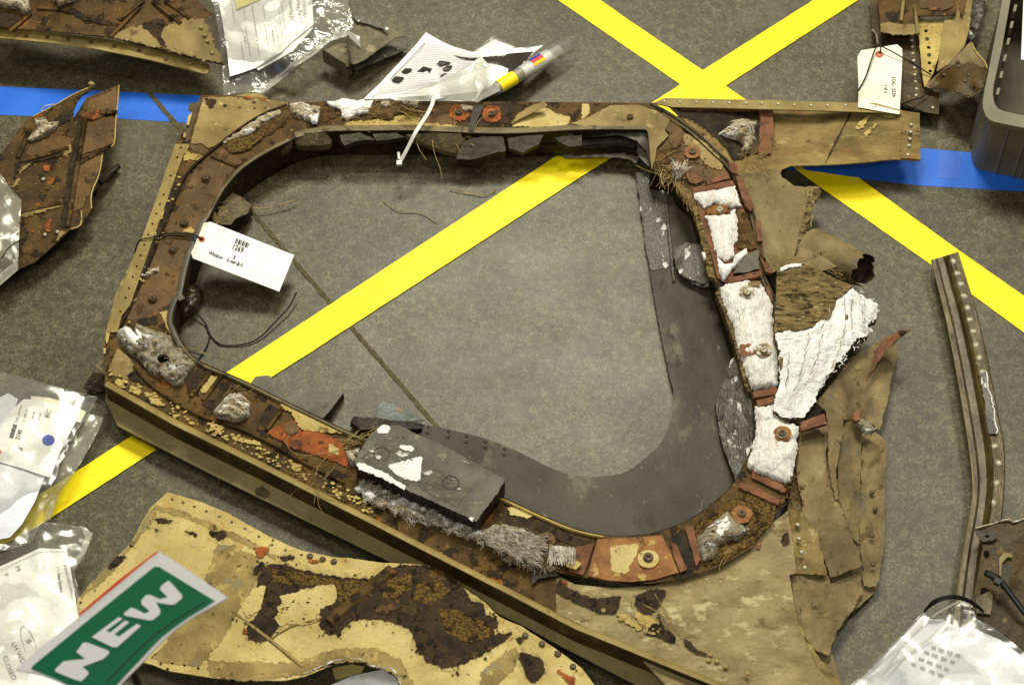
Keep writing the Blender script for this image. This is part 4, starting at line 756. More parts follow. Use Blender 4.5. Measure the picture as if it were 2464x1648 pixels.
# --- torn skin below the arm
HK = [(1790, 420, .066), (1960, 460, .058), (1950, 600, .052), (1850, 640, .066)]
SK = sheet('torn_skin', WF, c8((975, 190), (1110, 160), (1240, 150), (1250, 200), (1330, 252), (1480, 262), (1500, 290), (1445, 380), (1420, 470), (1425, 545), (1485, 605), (1395, 590), (1340, 700), (1300, 745), (1230, 780), (1190, 800), (1130, 650), (1080, 440), (1010, 260)), 'skin', HK, .002, grid=10, bump=.0035, bs=.014, bo=4, jag=4)
hK = hf(HK)
sheet('folded_edge', SK, c8((1430, 300), (1470, 270), (1500, 290), (1450, 380), (1425, 480), (1425, 545), (1390, 590), (1360, 640), (1345, 690), (1335, 690), (1370, 540)), 'fibrous', lambda x, y: hK(x, y) + .006, .006, jag=2.5, step=4)
fibers('edge_straws', SK, c8((1400, 220), (1480, 230), (1480, 420), (1430, 560)), 12, 34, 'straw', .062, .0007, 1.2, 1.4, .008, .7)
# rolled flap; dark inner shell and plug paint the shade in its open end
A = P(*c8((1440, 665))[0], .035); B = P(*c8((1775, 783))[0], .085)
cyl('rolled_flap', WF, A, B, .044, 'skin', 0, 1, -.9, pi * 1.6, 40, .029, 8, rag=.011)
cyl('rolled_flap_lining', WF, A, B, .042, 'soot_and_shade', .3, .985, -.9, pi * 1.6, 40, .0275, 8, rag=.011)
V, F = sweep([A.lerp(B, .5), A.lerp(B, .9)], .027, 10, 1); mesh_obj('dark_plug', V, F, 'soot_and_shade', WF)  # plug added only to keep the mouth of the roll dark
sheet('flap_root', WF, c8((1345, 690), (1390, 590), (1500, 605), (1640, 640), (1600, 760), (1500, 790), (1380, 745), (1300, 745)), 'skin', [(1900, 620, .06), (2030, 600, .07), (1990, 650, .09), (1930, 640, .078)], .002, grid=10, jag=1)
# --- torn skins at lower right
def skin(q, h, m='skin', jag=3.2, name='torn_sheet', bump=.004, **k): return sheet(name, WF, q, m, h, .002, jag=jag, grid=8, bump=bump * 1.3, bs=.013, bo=4, fold=1, step=5, side='cream_paint', **k)
skin(d1((780, 240), (900, 90), (960, 20), (1050, -30), (1120, -60), (1172, -30), (1165, 30), (1140, 110), (1112, 260), (1080, 370), (1000, 312), (915, 322), (850, 285)), [(1990, 980, .07), (2100, 860, .05), (2160, 850, .018), (2110, 1030, .03)], bump=.005)
sheet('torn_strip', WF, d1((1010, 150), (1040, 80), (1060, 0)) + c8((1830, 1290), (1900, 1210), (1990, 1160), (2062, 1155), (1960, 1230), (1890, 1310), (1830, 1400), (1800, 1440)), 'red_strip', [(2090, 900, .06), (2190, 790, .085), (2130, 850, .07)], .004, jag=2, grid=9, bump=.004)
sheet('tip', WF, c8((1985, 1162), (2062, 1155), (2000, 1185)), 'soot_and_shade', .082, .003, jag=1)
sheet('skin_base', WF, d1((690, 360), (830, 340), (905, 320), (1000, 330), (1090, 400), (1112, 430), (1104, 900), (1070, 1110), (1040, 1150), (950, 1225), (890, 1310), (850, 1400), (905, 1570), (860, 1640), (760, 1640), (700, 1500), (640, 1000), (650, 740), (690, 500)), 'skin', [(1900, 1050, .05), (2130, 1080, .02), (2110, 1420, .016), (2000, 1560, .02), (1920, 1250, .045)], .002, grid=20, bump=.003, bs=.02, jag=2)
skin(d1((1000, 395), (1110, 430), (1103, 900), (1070, 1108), (1000, 1098), (985, 800), (995, 600)), [(2080, 1050, .034), (2130, 1060, .022), (2110, 1400, .02)], 'skin', name='edge_sheet')
rivet(WF, d1((1060, 740), (1045, 865), (1045, 660), (1050, 1000)), .034, .0045, .002, 'screw')
skin(d1((910, 330), (1000, 325), (990, 600), (985, 905), (945, 860), (890, 705), (880, 500)), [(2030, 1020, .052), (2070, 1020, .04), (2060, 1300, .034)])
skin(d1((702, 375), (780, 350), (838, 410), (825, 480), (845, 640), (890, 712), (960, 890), (1000, 1000), (988, 1012), (850, 1062), (800, 920), (720, 750), (690, 560)), [(1930, 1040, .064), (2000, 1060, .058), (2060, 1350, .048), (1990, 1370, .05), (1930, 1200, .062)], bump=.003)
skin(d1((828, 255), (895, 290), (910, 330), (900, 420), (872, 560), (890, 705), (868, 690), (838, 500), (840, 400)), [(1990, 980, .086), (2030, 1040, .074), (2010, 1200, .062)], bump=.002, name='bent_flap')
skin(d1((650, 735), (720, 760), (785, 850), (832, 1050), (690, 1042)), [(1900, 1230, .066), (1970, 1300, .058), (1930, 1380, .055)], 'tan', name='riveted_strip')
rivet(WF, d1((695, 815), (700, 880), (713, 942), (728, 1015)), .068, .0042, .002, 'rivet')
skin(d1((655, 1050), (840, 1052), (850, 1092), (990, 1030), (1002, 1130), (940, 1232), (880, 1320), (842, 1425), (780, 1405), (700, 1290)), [(1900, 1390, .054), (2070, 1400, .03), (1990, 1560, .036)])
skin(d1((655, 1060), (690, 1250), (740, 1360), (830, 1480), (910, 1570), (860, 1600), (770, 1500), (700, 1380), (640, 1200)), [(1900, 1390, .058), (2020, 1640, .03), (1930, 1540, .046)], 'tan', name='bent_flap')
sheet('debris_tuft', WF, d1((955, 330), (1000, 310), (1040, 340), (1080, 365), (1040, 390), (1000, 375)), 'dirty_grey', .06, .004, jag=5, step=3, grid=6, dome=.012, edge=5)
sheet('red_strip', WF, d1((955, 290), (985, 270), (990, 320), (960, 325)), 'red_strip', .07, .006, jag=1)
fibers('dirt_tuft', WF, d1((620, 620), (700, 560), (710, 720), (640, 720)), 40, 24, 'soil', HW + .004, .0012, 0, 3, .008, 1)
# --- cream skin panel at the bottom right
HP = .066
PAN = sheet('corner_skin', WF, d2((880, 615), (1000, 676), (1250, 700), (1500, 682), (1700, 625), (1850, 562), (2100, 450)) + d1((560, 820), (652, 745), (690, 1040), (655, 1050), (700, 1290), (780, 1480), (900, 1600), (920, 1700), (200, 1700)) + [(1520, 1561), (1300, 1455), (1338, 1392)], 'cream_skin', [(1400, 1450, HP), (1900, 1250, HP), (1990, 1680, .05), (1600, 1600, HP)], .0025, grid=22, bump=.0012, bs=.008)
for q, m in ((d2((900, 640), (960, 700), (1110, 765), (1200, 762), (1290, 745), (1275, 830), (1250, 862), (1150, 850), (1000, 790), (880, 720)), 'dark_brown'), (d2((1390, 745), (1480, 705), (1580, 710), (1535, 800), (1490, 850), (1420, 862), (1368, 800)), 'dark_brown'), (d2((1530, 850), (1560, 960), (1640, 1000), (1620, 1050), (1520, 1000), (1440, 990)), 'dark_brown'), (d2((1370, 840), (1450, 870), (1530, 900), (1530, 1000), (1440, 980), (1400, 910)), 'cream_paint'), (d2((1250, 860), (1330, 870), (1440, 960), (1380, 960)), 'cream_paint'), (d2((1680, 1000), (1760, 1080), (1840, 1120), (1760, 1110), (1690, 1060)), 'dark_brown'), (d2((2130, 430), (2180, 400), (2150, 470)), 'red_strip'), (d2((2290, 380), (2345, 340), (2345, 420), (2310, 430)), 'dark_brown'), (d2((900, 650), (960, 660), (940, 700)), 'rust_orange')):
    sheet('corrosion_and_recess_patch', PAN, q, m, HP + .0035, .0008, jag=5, step=4)
rivet(PAN, d2((1178, 840), (1285, 895), (1850, 1115), (1838, 1150), (1890, 1155), (1945, 1190), (2080, 1230)), HP + .0028, .0042, .0012, 'grey_tan')
lump(d2((1770, 380), (1850, 300), (1960, 215), (1990, 270), (2090, 330), (2050, 380), (1900, 440), (1880, 510), (1810, 530), (1770, 470)), 'dirty_grey', HW + .004, .016, 8, 3, .003)
lump(d2((1880, 330), (1950, 240), (1975, 290), (1960, 350), (1900, 400)), 'white', HW + .017, .006, 6, 3)
# --- black tile block and torn felt
HB = .120
TB = sheet('tile_block', WF, c7((925, 447), (1260, 600), (1602, 790), (1560, 870), (1420, 1052), (1040, 880), (662, 690), (690, 620), (765, 495), (830, 455)), 'tile', HB, .05, jag=2.2, step=4, grid=10, bump=.0005, bs=.06, side='tile_black')
for q in (c7((665, 682), (720, 690), (850, 745), (985, 832), (970, 852), (900, 815), (780, 760), (690, 725)), c7((795, 480), (850, 443), (885, 465), (870, 505), (810, 498)), c7((935, 572), (1000, 578), (1042, 597), (1010, 612), (950, 602)), c7((860, 700), (960, 672), (1085, 640), (1070, 790), (1040, 800), (940, 775)), c7((1350, 1028), (1425, 1015), (1400, 1052)), c7((1300, 645), (1380, 690), (1370, 695), (1310, 655)), c7((1225, 975), (1245, 975), (1240, 990))):
    sheet('white_residue', TB, q, 'white' if q[0][0] < 960 or q[0][1] > 1240 else 'dirty_grey', HB + .0015, .001, jag=3.5, step=3)
for q in (c7((700, 640), (800, 560), (920, 520), (1080, 600), (1100, 760), (980, 820), (780, 730)), c7((1000, 760), (1180, 720), (1400, 850), (1300, 960), (1120, 880))):
    sheet('scuff', TB, q, 'tile_scuffed', HB + .0009, .0004, jag=6)
lump(c7((600, 615), (690, 592), (690, 640), (662, 692), (640, 702), (615, 660)), 'dirty_white', HW + .006, .018, 6, 3)
for x, y in c7((828, 630), (1262, 810)):
    disc('plug_ring', TB, x, y, 20, 'tile_black', HB + .0012, .001, 24, hole=18); rivet(TB, [(x, y - 5), (x + 1, y + 3), (x - 6, y + 1)], HB + .0003, .0016, .0008, 'tile_black', 'plug_hole')
fl = c7((690, 800), (760, 810), (900, 880), (1050, 930), (1200, 1000), (1330, 1080), (1460, 1140), (1500, 1170), (1440, 1190), (1300, 1130), (1170, 1080), (1000, 1050), (880, 970), (720, 920))
sheet('felt_strip', WF, fl, 'dirty_grey', HW + .002, .006, jag=6, step=4, grid=6, dome=.010, edge=7, bump=.005, bs=.1)
for k in range(44):
    f = k / 43; x, y = c7((720 + 740 * f + R.uniform(-25, 25), 850 + 290 * f + R.uniform(-28, 40)))[0]; s_ = R.uniform(6, 19)
    sheet('felt_clot', WF, roughen(circ(x, y, s_, 12, R.uniform(.4, .8)), 6, 3, k), 'dirty_white' if k % 3 else 'white', HW + .008, .004, grid=4, dome=.010, edge=4, bump=.004, bs=.16)
fibers('felt_fibres', WF, fl, 380, 24, 'felt', HW + .012, .00034, 1.0, 2.2, .008, 2.6, 7)
fibers('felt_fibres', WF, fl, 120, 18, 'felt_dark', HW + .012, .0004, .6, 3, .006, 2.0, 6)
tf = c7((1440, 1120), (1530, 1070), (1700, 1090), (1800, 1150), (1810, 1220), (1740, 1290), (1600, 1250), (1480, 1190))
sheet('felt_tuft', WF, tf, 'dirty_white', HW + .004, .006, jag=4, step=4, grid=7, dome=.02, edge=12, bump=.004, bs=.08)
fibers('felt_fibres', WF, tf, 420, 50, 'felt', HW + .020, .00034, .35, .3, .006, .5, 6)
fibers('felt_fibres', WF, tf, 160, 30, 'felt_dark', HW + .020, .0005, .5, 1, .006, 1.5, 6)
fibers('felt_fibres', WF, c7((1480, 1170), (1620, 1240), (1900, 1330), (1880, 1360), (1600, 1280)), 260, 24, 'felt_dark', HW + .012, .0005, .8, 1, .006, .9)
for q in (c7((1740, 1170), (1810, 1180), (1810, 1200), (1750, 1200)), c7((1880, 1200), (2040, 1210), (2050, 1230), (1900, 1230))):
    fibers('felt_brush', WF, q, 170, 44, 'felt', HW + .016, .0006, 1.62, .22, .006, .2)

V, F = [], []
def chip(x, y, h, s):
    p = P(x, y, h); a = R.uniform(0, 6.28); b = len(V); k = R.randint(4, 6); tz = R.uniform(-.4, .4)
    for i in range(k):
        t = a + 6.283 * i / k; rr = s * R.uniform(.5, 1.2); V.append(p + Vector((cos(t) * rr, sin(t) * rr * .7, cos(t) * rr * tz + .001)))
    F.append(tuple(range(b, b + k)))
for k in range(260):
    f = R.random(); i = 0 if k % 9 else 1
    if i == 0: x = 262 + f * 640; y = 905 + f * 320 + R.uniform(-16, 26)
    else: x = 300 + f * 150 + R.uniform(-14, 14); y = 780 - f * 400 + R.uniform(-20, 20)
    if y > 925 + (x - 251) * .517 - 16: continue
    chip(x, y, HW + .004, R.uniform(.0012, .005))
mesh_obj('paint_chips', V, F, 'cream_paint', WEB, False)['kind'] = 'stuff'

# ================================================================== TAGS AND TIES ON THE FRAME
TG = thing('paper_tag', 'white paper tag printed with a barcode and window number hanging inside the frame', 'tag', (560, 610))
hT = hf([(480, 560, .092), (690, 655, .046), (560, 690, .06)])
sheet('tag_sheet', TG, d5((430, 220), (1750, 745), (1515, 1318), (160, 795), (130, 715), (330, 245)), 'paper', hT, .0006, grid=30, holes=[circ(*d5((300, 490))[0], 5, 10)])
sheet('reinforcing_strip', TG, d5((332, 246), (405, 232), (180, 790), (132, 716)), 'card', lambda x, y: hT(x, y) + .0006, .0004, holes=[circ(*d5((300, 490))[0], 5, 10)])
disc('eyelet', TG, *d5((295, 492))[0], 8, 'eyelet', lambda x, y: hT(x, y) + .0012, .0004, 14, hole=4)
hT1 = lambda x, y: hT(x, y) + .0011
ux, uy = 202 / 217., 80 / 217.
bars = []
for i, (o, w) in enumerate([(0, 3), (4, 2), (8, 5), (14, 2), (18, 4), (23, 2), (27, 5), (33, 2)]):
    x, y = 440 + 845 / 6.534 + ux * o * .95, 500 + 478 / 6.534 + uy * o * .95
    bars.append([(x, y), (x + ux * w * .8, y + uy * w * .8), (x + ux * w * .8 - uy * 12, y + uy * w * .8 + ux * 12), (x - uy * 12, y + ux * 12)])
quads('barcode', TG, bars, 'ink', hT1)
text(TG, '1269', d5((762, 640))[0], (14.5 * ux, 14.5 * uy), (19 * uy, -19 * ux), hT1, 'ink')
text(TG, 'Window', d5((398, 725))[0], (10.2 * ux, 10.2 * uy), (13.5 * uy, -13.5 * ux), hT1, 'ink', sx=.98)
text(TG, '1 or 2 ?', d5((680, 833))[0], (12.6 * ux, 12.6 * uy), (13 * uy, -13 * ux), hT1, 'ink', sx=1.05)
text(TG, '3', d5((775, 795))[0], (15 * ux, 15 * uy), (13 * uy, -13 * ux), hT1, 'ink', 'handwriting')
quads('strike_line', TG, [bar(*d5((690, 818))[0], *d5((930, 905))[0], 1.3)], 'ink', lambda x, y: hT(x, y) + .0014)
tube('cord', TG, [(*p, h) for p, h in zip(d5((295, 492), (220, 470), (0, 440)) + c4((560, 1078), (480, 1090), (400, 1110), (370, 1170), (365, 1225)), (.092, .09, HW + .006, HW + .006, HW + .008, HW + .004, .05, .03))], .0013, 'cord_black')
tube('cord', TG, [(*p, h) for p, h in zip(d5((285, 490), (200, 430), (0, 405)) + c4((570, 1062),), (.093, .09, HW + .006, HW + .005))], .0013, 'cord_black')
ZT = thing('cable_tie', 'white plastic cable tie looped over the top rail of the window frame', 'cable tie', (1000, 300), h=.0)
zp = [(*p, h) for p, h in zip(c2((1512, 545), (1500, 590), (1470, 650), (1430, 710), (1400, 760), (1360, 840), (1320, 915)), (.11, .112, .11, .104, .10, .08, .06))]
V = []
for p in smooth(zp, 4): V.append(P(*p))
V, F = sweep(V, .0036, 4, .35); mesh_obj('strap', V, F, 'tie_white', ZT, False)
tube('tail', ZT, [(*p, .058) for p in c2((1310, 860), (1315, 900))], .003, 'tie_white', 6, .5, 0)
sheet('head', ZT, c2((1300, 905), (1325, 908), (1330, 925), (1300, 928)), 'tie_white', .064, .006)
# ------------------------------------------------------------------ loose bits on the floor
o = tube('black_wire', None, [(*p, h) for p, h in zip(c5((1340, 90), (1400, 170), (1450, 230), (1475, 300), (1540, 370), (1620, 385), (1750, 370), (1840, 320), (1930, 230), (2040, 110), (2090, 10)), (.02, .012, .006, .003, .003, .003, .004, .006, .01, .014, .02))], .0015, 'cord_black', loc=P(600, 820, 0)); tag(o, 'thin black wire curling over the floor inside the left of the opening', 'wire')
o = tube('black_wire', None, [(*p, .003) for p in c5((1450, 245), (1478, 310), (1455, 400), (1400, 480))], .0014, 'cord_black', loc=P(490, 830, 0)); tag(o, 'short black wire end beside the longer wire loop', 'wire')
def stem(pts, label, h=.003, r=.0009):
    o = tube('grass_stem', None, [(*p, h + .002 * (i % 2)) for i, p in enumerate(pts)], r, 'straw', 5, loc=P(pts[0][0], pts[0][1], 0)); tag(o, label, 'grass stem', 'dry grass stems on the floor')
stem(c2((1600, 1070), (1650, 1078), (1720, 1095), (1800, 1100), (1850, 1080), (1858, 1060)), 'curved dry grass stem just above the yellow tape inside the opening')
stem(c2((1225, 1138), (1310, 1190), (1430, 1205), (1525, 1255)), 'faint thin grass stem in the middle of the opening floor', .002, .0008)
stem(c2((270, 1140), (340, 1130), (420, 1165), (500, 1175), (580, 1175), (680, 1145), (740, 1125)), 'long dry grass stem beside the tile chunk at left', .012, .0012)
stem(c5((1310, 405), (1370, 412), (1450, 445)), 'short dry grass stem by the black wire', .004, .001)
TS = sheet('tile_fragment', None, c7((0, 200), (40, 145), (120, 138), (165, 170), (205, 280), (300, 340), (120, 320)), 'tile', [(600, 920, .03), (680, 900, .034), (660, 980, .03)], .02, jag=1, grid=10, bump=.001, side='tile_black', loc=P(640, 930, 0)); tag(TS, 'rounded grey tile fragment lying on the yellow tape', 'tile fragment')
TS = sheet('tile_fragment', None, c7((200, 280), (330, 245), (480, 238), (590, 246), (520, 340), (450, 420), (300, 360)), 'tile', [(680, 960, .03), (830, 945, .02), (780, 1010, .03)], .02, jag=1, grid=10, bump=.001, side='tile_black', loc=P(760, 970, 0)); tag(TS, 'pointed grey tile fragment between the yellow tape and the frame', 'tile fragment')
TS = sheet('glass_fragment', None, c7((780, 400), (800, 340), (835, 303), (900, 320), (1000, 375), (1100, 420), (1000, 425), (880, 420)), 'glass_shard', [(910, 970, .05), (1020, 1015, .02), (905, 1005, .03)], .004, jag=1, loc=P(940, 1000, 0)); tag(TS, 'iridescent glass fragment behind the black tile block', 'glass fragment')
TS = sheet('charred_fragment', None, c7((630, 430), (660, 395), (780, 405), (880, 420), (1080, 440), (1080, 470), (860, 480), (700, 475)), 'tile_black', [(850, 1010, .045), (1010, 1020, .04), (900, 1040, .04)], .016, jag=2, grid=10, bump=.003, loc=P(900, 1020, 0)); tag(TS, 'dark charred strip beside the glass fragment above the tile block', 'fragment')

# ================================================================== DRAWING PACKET
PK = thing('drawing_packet', 'printed grid drawing in clear film rolled at one end, lying behind the top rail', 'document', (1120, 210))
HD = [(875, 238, .088), (1000, 90, .03), (1300, 110, .03), (1080, 150, .035), (1200, 190, .06), (1040, 210, .08)]
hD = hf(HD); hD1 = lambda x, y: hD(x, y) + .0012; hD2 = lambda x, y: hD(x, y) + .0022
pp = d7((715, 80), (800, 130), (900, 185), (1020, 235), (1200, 285), (1300, 285), (1450, 265), (1700, 240), (1945, 215), (1850, 285), (1700, 440), (1560, 520), (1450, 610), (1300, 690), (900, 740), (600, 745), (300, 772), (65, 775), (250, 600), (500, 330), (620, 200))
sheet('drawing_sheet', PK, pp, 'paper', hD, .0005, grid=12)
q = d7((1000, 315), (1100, 340), (1200, 345), (1350, 335), (1600, 300), (1840, 280), (1720, 430), (1600, 500), (1570, 498), (1580, 460), (1520, 430), (1380, 400), (1250, 380), (1100, 365))
sheet('printed_black', PK, q, 'print_black', hD1, 0, grid=10)
for q in (((830, 410), (860, 375), (965, 390), (975, 410), (910, 430), (860, 440)), ((885, 460), (930, 430), (990, 425), (990, 450), (950, 490), (900, 490)), ((868, 530), (910, 505), (940, 510), (860, 552)), ((455, 490), (500, 455), (570, 460), (565, 490), (520, 512), (480, 512)), ((355, 580), (395, 540), (480, 545), (485, 570), (440, 612), (380, 605)), ((625, 490), (690, 435), (780, 460), (755, 510), (730, 480), (690, 495))):
    sheet('printed_shape', PK, d7(*q), 'print_black', hD2, 0, grid=8)
gl = []
O, U, Vv = (150, 740), (560, -560), (1000, -170)
for i in range(23):
    f = i / 22.; a = (O[0] + U[0] * f, O[1] + U[1] * f); b = (a[0] + Vv[0] * (.55 + .45 * f), a[1] + Vv[1] * (.2 + f * 1.0) + 110 * f); gl.append((a, b))
for i in range(27):
    f = i / 26.; a = (O[0] + Vv[0] * f * .6, O[1] + 10 * (1 - f)  - 90 * f); b = (O[0] + U[0] + Vv[0] * f * .95, O[1] + U[1] + (Vv[1] + 330) * f); gl.append((a, b))
gp = []
for a, b in gl:
    for k in range(10):
        x1, y1 = a[0] + (b[0] - a[0]) * k / 10, a[1] + (b[1] - a[1]) * k / 10; x2, y2 = a[0] + (b[0] - a[0]) * (k + 1) / 10, a[1] + (b[1] - a[1]) * (k + 1) / 10
        (p, r) = d7((x1, y1), (x2, y2))
        if all(inside(x, y, pp) and edist(x, y, pp) > 6 for x, y in (p, r)): gp.append(bar(*p, *r, .7))
quads('printed_grid', PK, gp, 'grid_ink', hD1)
quads('printed_border', PK, [bar(*d7((160, 760))[0], *d7((710, 190))[0], 1.2)], 'ink_soft', hD1)
sheet('white_sheet', PK, d7((1215, 285), (1430, 155), (1640, 235), (1500, 280), (1300, 300)), 'paper', .022, .0005)
sheet('sleeve', PK, d7((1200, 290), (1410, 125), (1480, 150), (1660, 235), (1500, 300)), 'film', .026, .0003, grid=10, bump=.002)
sheet('film', PK, d7((330, 762), (700, 655), (1000, 520), (1190, 400), (1290, 335), (1340, 380), (1385, 440), (1370, 560), (1480, 640), (1490, 690), (1370, 750), (1250, 812), (1190, 800), (800, 800), (400, 790)), 'film_milky', [(940, 236, .094), (1050, 225, .102), (1155, 140, .085), (1180, 190, .07), (1200, 210, .06), (1150, 245, .088)], .0003, grid=8, bump=.0030, bs=.012, bo=2, fold=1)
sheet('film_fold', PK, d7((1190, 400), (1290, 335), (1385, 450), (1370, 560), (1240, 800), (1230, 600), (1260, 480)), 'film_milky', [(1155, 140, .09), (1180, 190, .09), (1150, 245, .094)], .0003, grid=8, bump=.0030, bs=.012, bo=2, fold=1)
A = P(*d7((1430, 680))[0], .055); B = P(*d7((2090, 280))[0], .03)
cyl('paper_roll', PK, A, B, .0125, 'film_milky', 0, 1, 0, 2 * pi, 20, .017)
cyl('paper_roll_core', PK, A, B, .0115, 'paper', .42, .86, 0, 2 * pi, 20, .0158)
cyl('paper_roll_core', PK, A, B, .0105, 'grey_tan', .02, .42, 0, 2 * pi, 20, .0148)
cyl('yellow_wrap', PK, A, B, .0132, 'roll_yellow', .06, .30, 0, 2 * pi, 20, .0176)
for k, (a0, mm) in enumerate(((1.75, 'chip_blue'), (1.3, 'red'), (.85, 'chip_yellow'))):
    cyl('colour_patch', PK, A, B, .0129, mm, .62, .74, a0, a0 + .42, 4, .0174)
    cyl('colour_patch_tip', PK, A, B, .0128, mm, .575, .615, a0, a0 + .42, 4, .0173)
cyl('roll_sleeve', PK, A, B, .0138, 'film', .84, 1.16, 0, 2 * pi, 24, .0185)

# ================================================================== DOCUMENT BAG AT THE TOP
DB = thing('document_bag', 'clear plastic bag holding a printed form with a yellow note, at the top edge', 'plastic bag', (640, 110))
hB = hf([(540, 0, .03), (750, 0, .05), (560, 180, .02), (700, 120, .045), (640, 60, .05)]); hB1 = lambda x, y: hB(x, y) + .001
sheet('spare_form', DB, d6((610, 740), (640, 765), (1010, 560), (1240, 300), (1200, 280), (900, 540)), 'paper', lambda x, y: hB(x, y) - .004, .0005)
sheet('printed_form', DB, d6((180, -90), (240, 180), (290, 480), (330, 832), (470, 790), (610, 740), (900, 560), (1000, 460), (1240, 270), (1215, -90)), 'paper', hB, .0005, grid=14, bump=.002, bs=.02)
sheet('sticky_note', DB, d6((372, -90), (400, 105), (520, 55), (660, -2), (650, -90)), 'sticky_note', lambda x, y: hB(x, y) + .004, .0004)
for s, a, sz in (('Log Number', (1028, 268), 15), ('Long Meters', (1112, 232), 15), ('Vehicle ID', (1165, 170), 13)):
    text(DB, s, d6(a)[0], (-sz * .09, -sz * .9), (-sz * .95, sz * .09), lambda x, y: hB(x, y) + .0042, 'ink_soft')
ln = []
for x0, y0, y1, w in ((450, 460, 670, 1.4), (490, 400, 470, 2.0), (500, 300, 620, 1.2), (570, 70, 390, 1.8), (620, 440, 620, 1.2), (710, 270, 500, 1.2), (750, 270, 330, 1.2), (790, 330, 450, 2.2), (830, 280, 440, 1.4), (860, 110, 400, 1.0), (350, 30, 230, 1.2), (880, 0, 360, 1.0), (480, 90, 220, 1.2), (690, 60, 200, 1.1)):
    y = y0
    while y < y1:
        l = R.uniform(14, 40); (a, b) = d6((x0 + (y - y0) * .16, y), (x0 + (y + l - y0) * .16, min(y1, y + l))); ln.append(bar(*a, *b, w)); y += l + R.uniform(5, 12)
quads('printed_lines', DB, ln, 'ink_soft', lambda x, y: hB(x, y) + .0042)
bag = d6((100, -90), (150, 60), (200, 300), (230, 620), (262, 1042), (420, 1010), (610, 1000), (690, 1020), (900, 860), (1100, 690), (1270, 580), (1400, 460), (1540, 405), (1620, 430), (1750, 522), (1745, 420), (1700, 300), (1660, 200), (1620, 60), (1580, -90))
sheet('bag_film', DB, bag, 'film_crumpled', [(540, 0, .04), (750, 0, .07), (560, 200, .012), (700, 120, .062), (640, 60, .062), (860, 100, .05), (650, 220, .012)], .0003, grid=7, bump=.0030, bs=.012, bo=2, fold=1)
sheet('bag_hem', DB, d6((610, 1000), (690, 1020), (900, 860), (1100, 690), (1270, 580), (1400, 460), (1540, 400), (1640, 420), (1750, 520), (1740, 400), (1620, 340), (1480, 350), (1300, 480), (1080, 620), (850, 810)), 'film_milky', [(650, 210, .02), (740, 150, .06), (820, 90, .07), (865, 110, .06)], .0003, grid=7, bump=.0030, bs=.012, bo=2, fold=1)
tube('bag_seam', DB, [(*p, h) for p, h in zip(d6((640, 1005), (900, 800), (1150, 600), (1350, 440), (1520, 360), (1650, 380), (1745, 480)), (.022, .05, .062, .068, .074, .074, .066))], .0018, 'film_heavy')
# ------------------------------------------------------------------ grey bracket next to the bag
GB = thing('metal_bracket', 'bent grey metal bracket with a central fin, right of the document bag', 'metal bracket', (840, 130))
sheet('top_plate', GB, d6((1340, 540), (1480, 440), (1600, 400), (1680, 280), (1650, 150), (1750, 165), (1900, 230), (2090, 310), (2235, 395), (2130, 410), (2010, 490), (1900, 575), (1780, 660), (1690, 695), (1605, 705)), 'bracket_grey', [(800, 110, .055), (900, 60, .06), (960, 90, .05), (840, 155, .055)], .002, grid=9, bump=.002, bs=.03, jag=1, holes=[circ(x, y, 2.4, 7) for x, y in d6((1585, 520), (1580, 590), (1800, 335), (1880, 375))])
wall('side_plate', GB, d6((1330, 545), (1605, 708)), .054, .018, 'bracket_grey')
sheet('blue_edge', GB, d6((1660, 150), (1760, 170), (1900, 235), (2060, 310), (2040, 330), (1850, 270), (1700, 230)), 'retainer_scuff_highlight', .066, .002, jag=1.5, grid=8)
sheet('base_flange', GB, d6((1680, 740), (1880, 590), (2120, 430), (2250, 470), (2240, 530), (2150, 580), (1900, 680), (1700, 760)), 'tile', .02, .003, jag=1); rivet(GB, d6((2010, 612), (2150, 535)), .0215, .003, .0015)
V, F = sweep([P(*d6((1610, 400))[0], .074), P(*d6((1625, 560))[0], .072), P(*d6((1645, 700))[0], .06)], .003, 4, 2.2); mesh_obj('fin', V, F, 'bracket_grey', GB, False)
tube('corner_edge', GB, [(*d6((1605, 708))[0], .054), (*d6((1640, 800))[0], .02)], .004, 'bracket_grey', 6, 1, 0)

# ================================================================== DEBRIS PANEL, TOP LEFT
TP = thing('debris_panel', 'brown ribbed debris panel with a tan pointed corner, at the top left edge', 'debris panel', (250, 110))
hP = hf([(0, 60, .10), (400, 80, .09), (530, 155, .07), (450, 10, .10), (200, -30, .13)])
PLt = sheet('panel_skin', TP, c1((-90, -120), (1480, -120), (1560, -30), (1620, 40), (1705, 110), (1640, 160), (1700, 280), (1805, 522), (1600, 480), (1330, 402), (900, 302), (430, 252), (0, 226), (-90, 222)), 'brown', hP, .003, grid=16, bump=.0015, bs=.02, jag=1)
sheet('bare_corner', PLt, c1((900, 298), (980, 240), (1130, 200), (1270, 190), (1300, 230), (1480, 150), (1640, 165), (1700, 285), (1800, 518), (1600, 476), (1330, 398)), 'tan', lambda x, y: hP(x, y) + .0025, .001, jag=4, grid=16)
sheet('corrosion_and_recess_patch', PLt, c1((1130, 200), (1270, 150), (1340, 170), (1290, 280), (1350, 380), (1300, 370), (1230, 280)), 'dark_brown', lambda x, y: hP(x, y) + .004, .0008, jag=4)
for q in (((1160, 0), (960, 160)), ((1120, 60), (890, 300)), ((1230, 10), (1460, 190)), ((1330, 0), (1530, 150)), ((250, 110), (80, 250)), ((700, 130), (1010, 200)), ((300, 60), (560, 90))):
    a, b = c1(*q); tube('rib', PLt, [(*a, hP(*a) + .003), (*b, hP(*b) + .003)], .0045, 'brown', 6, .35, 0)
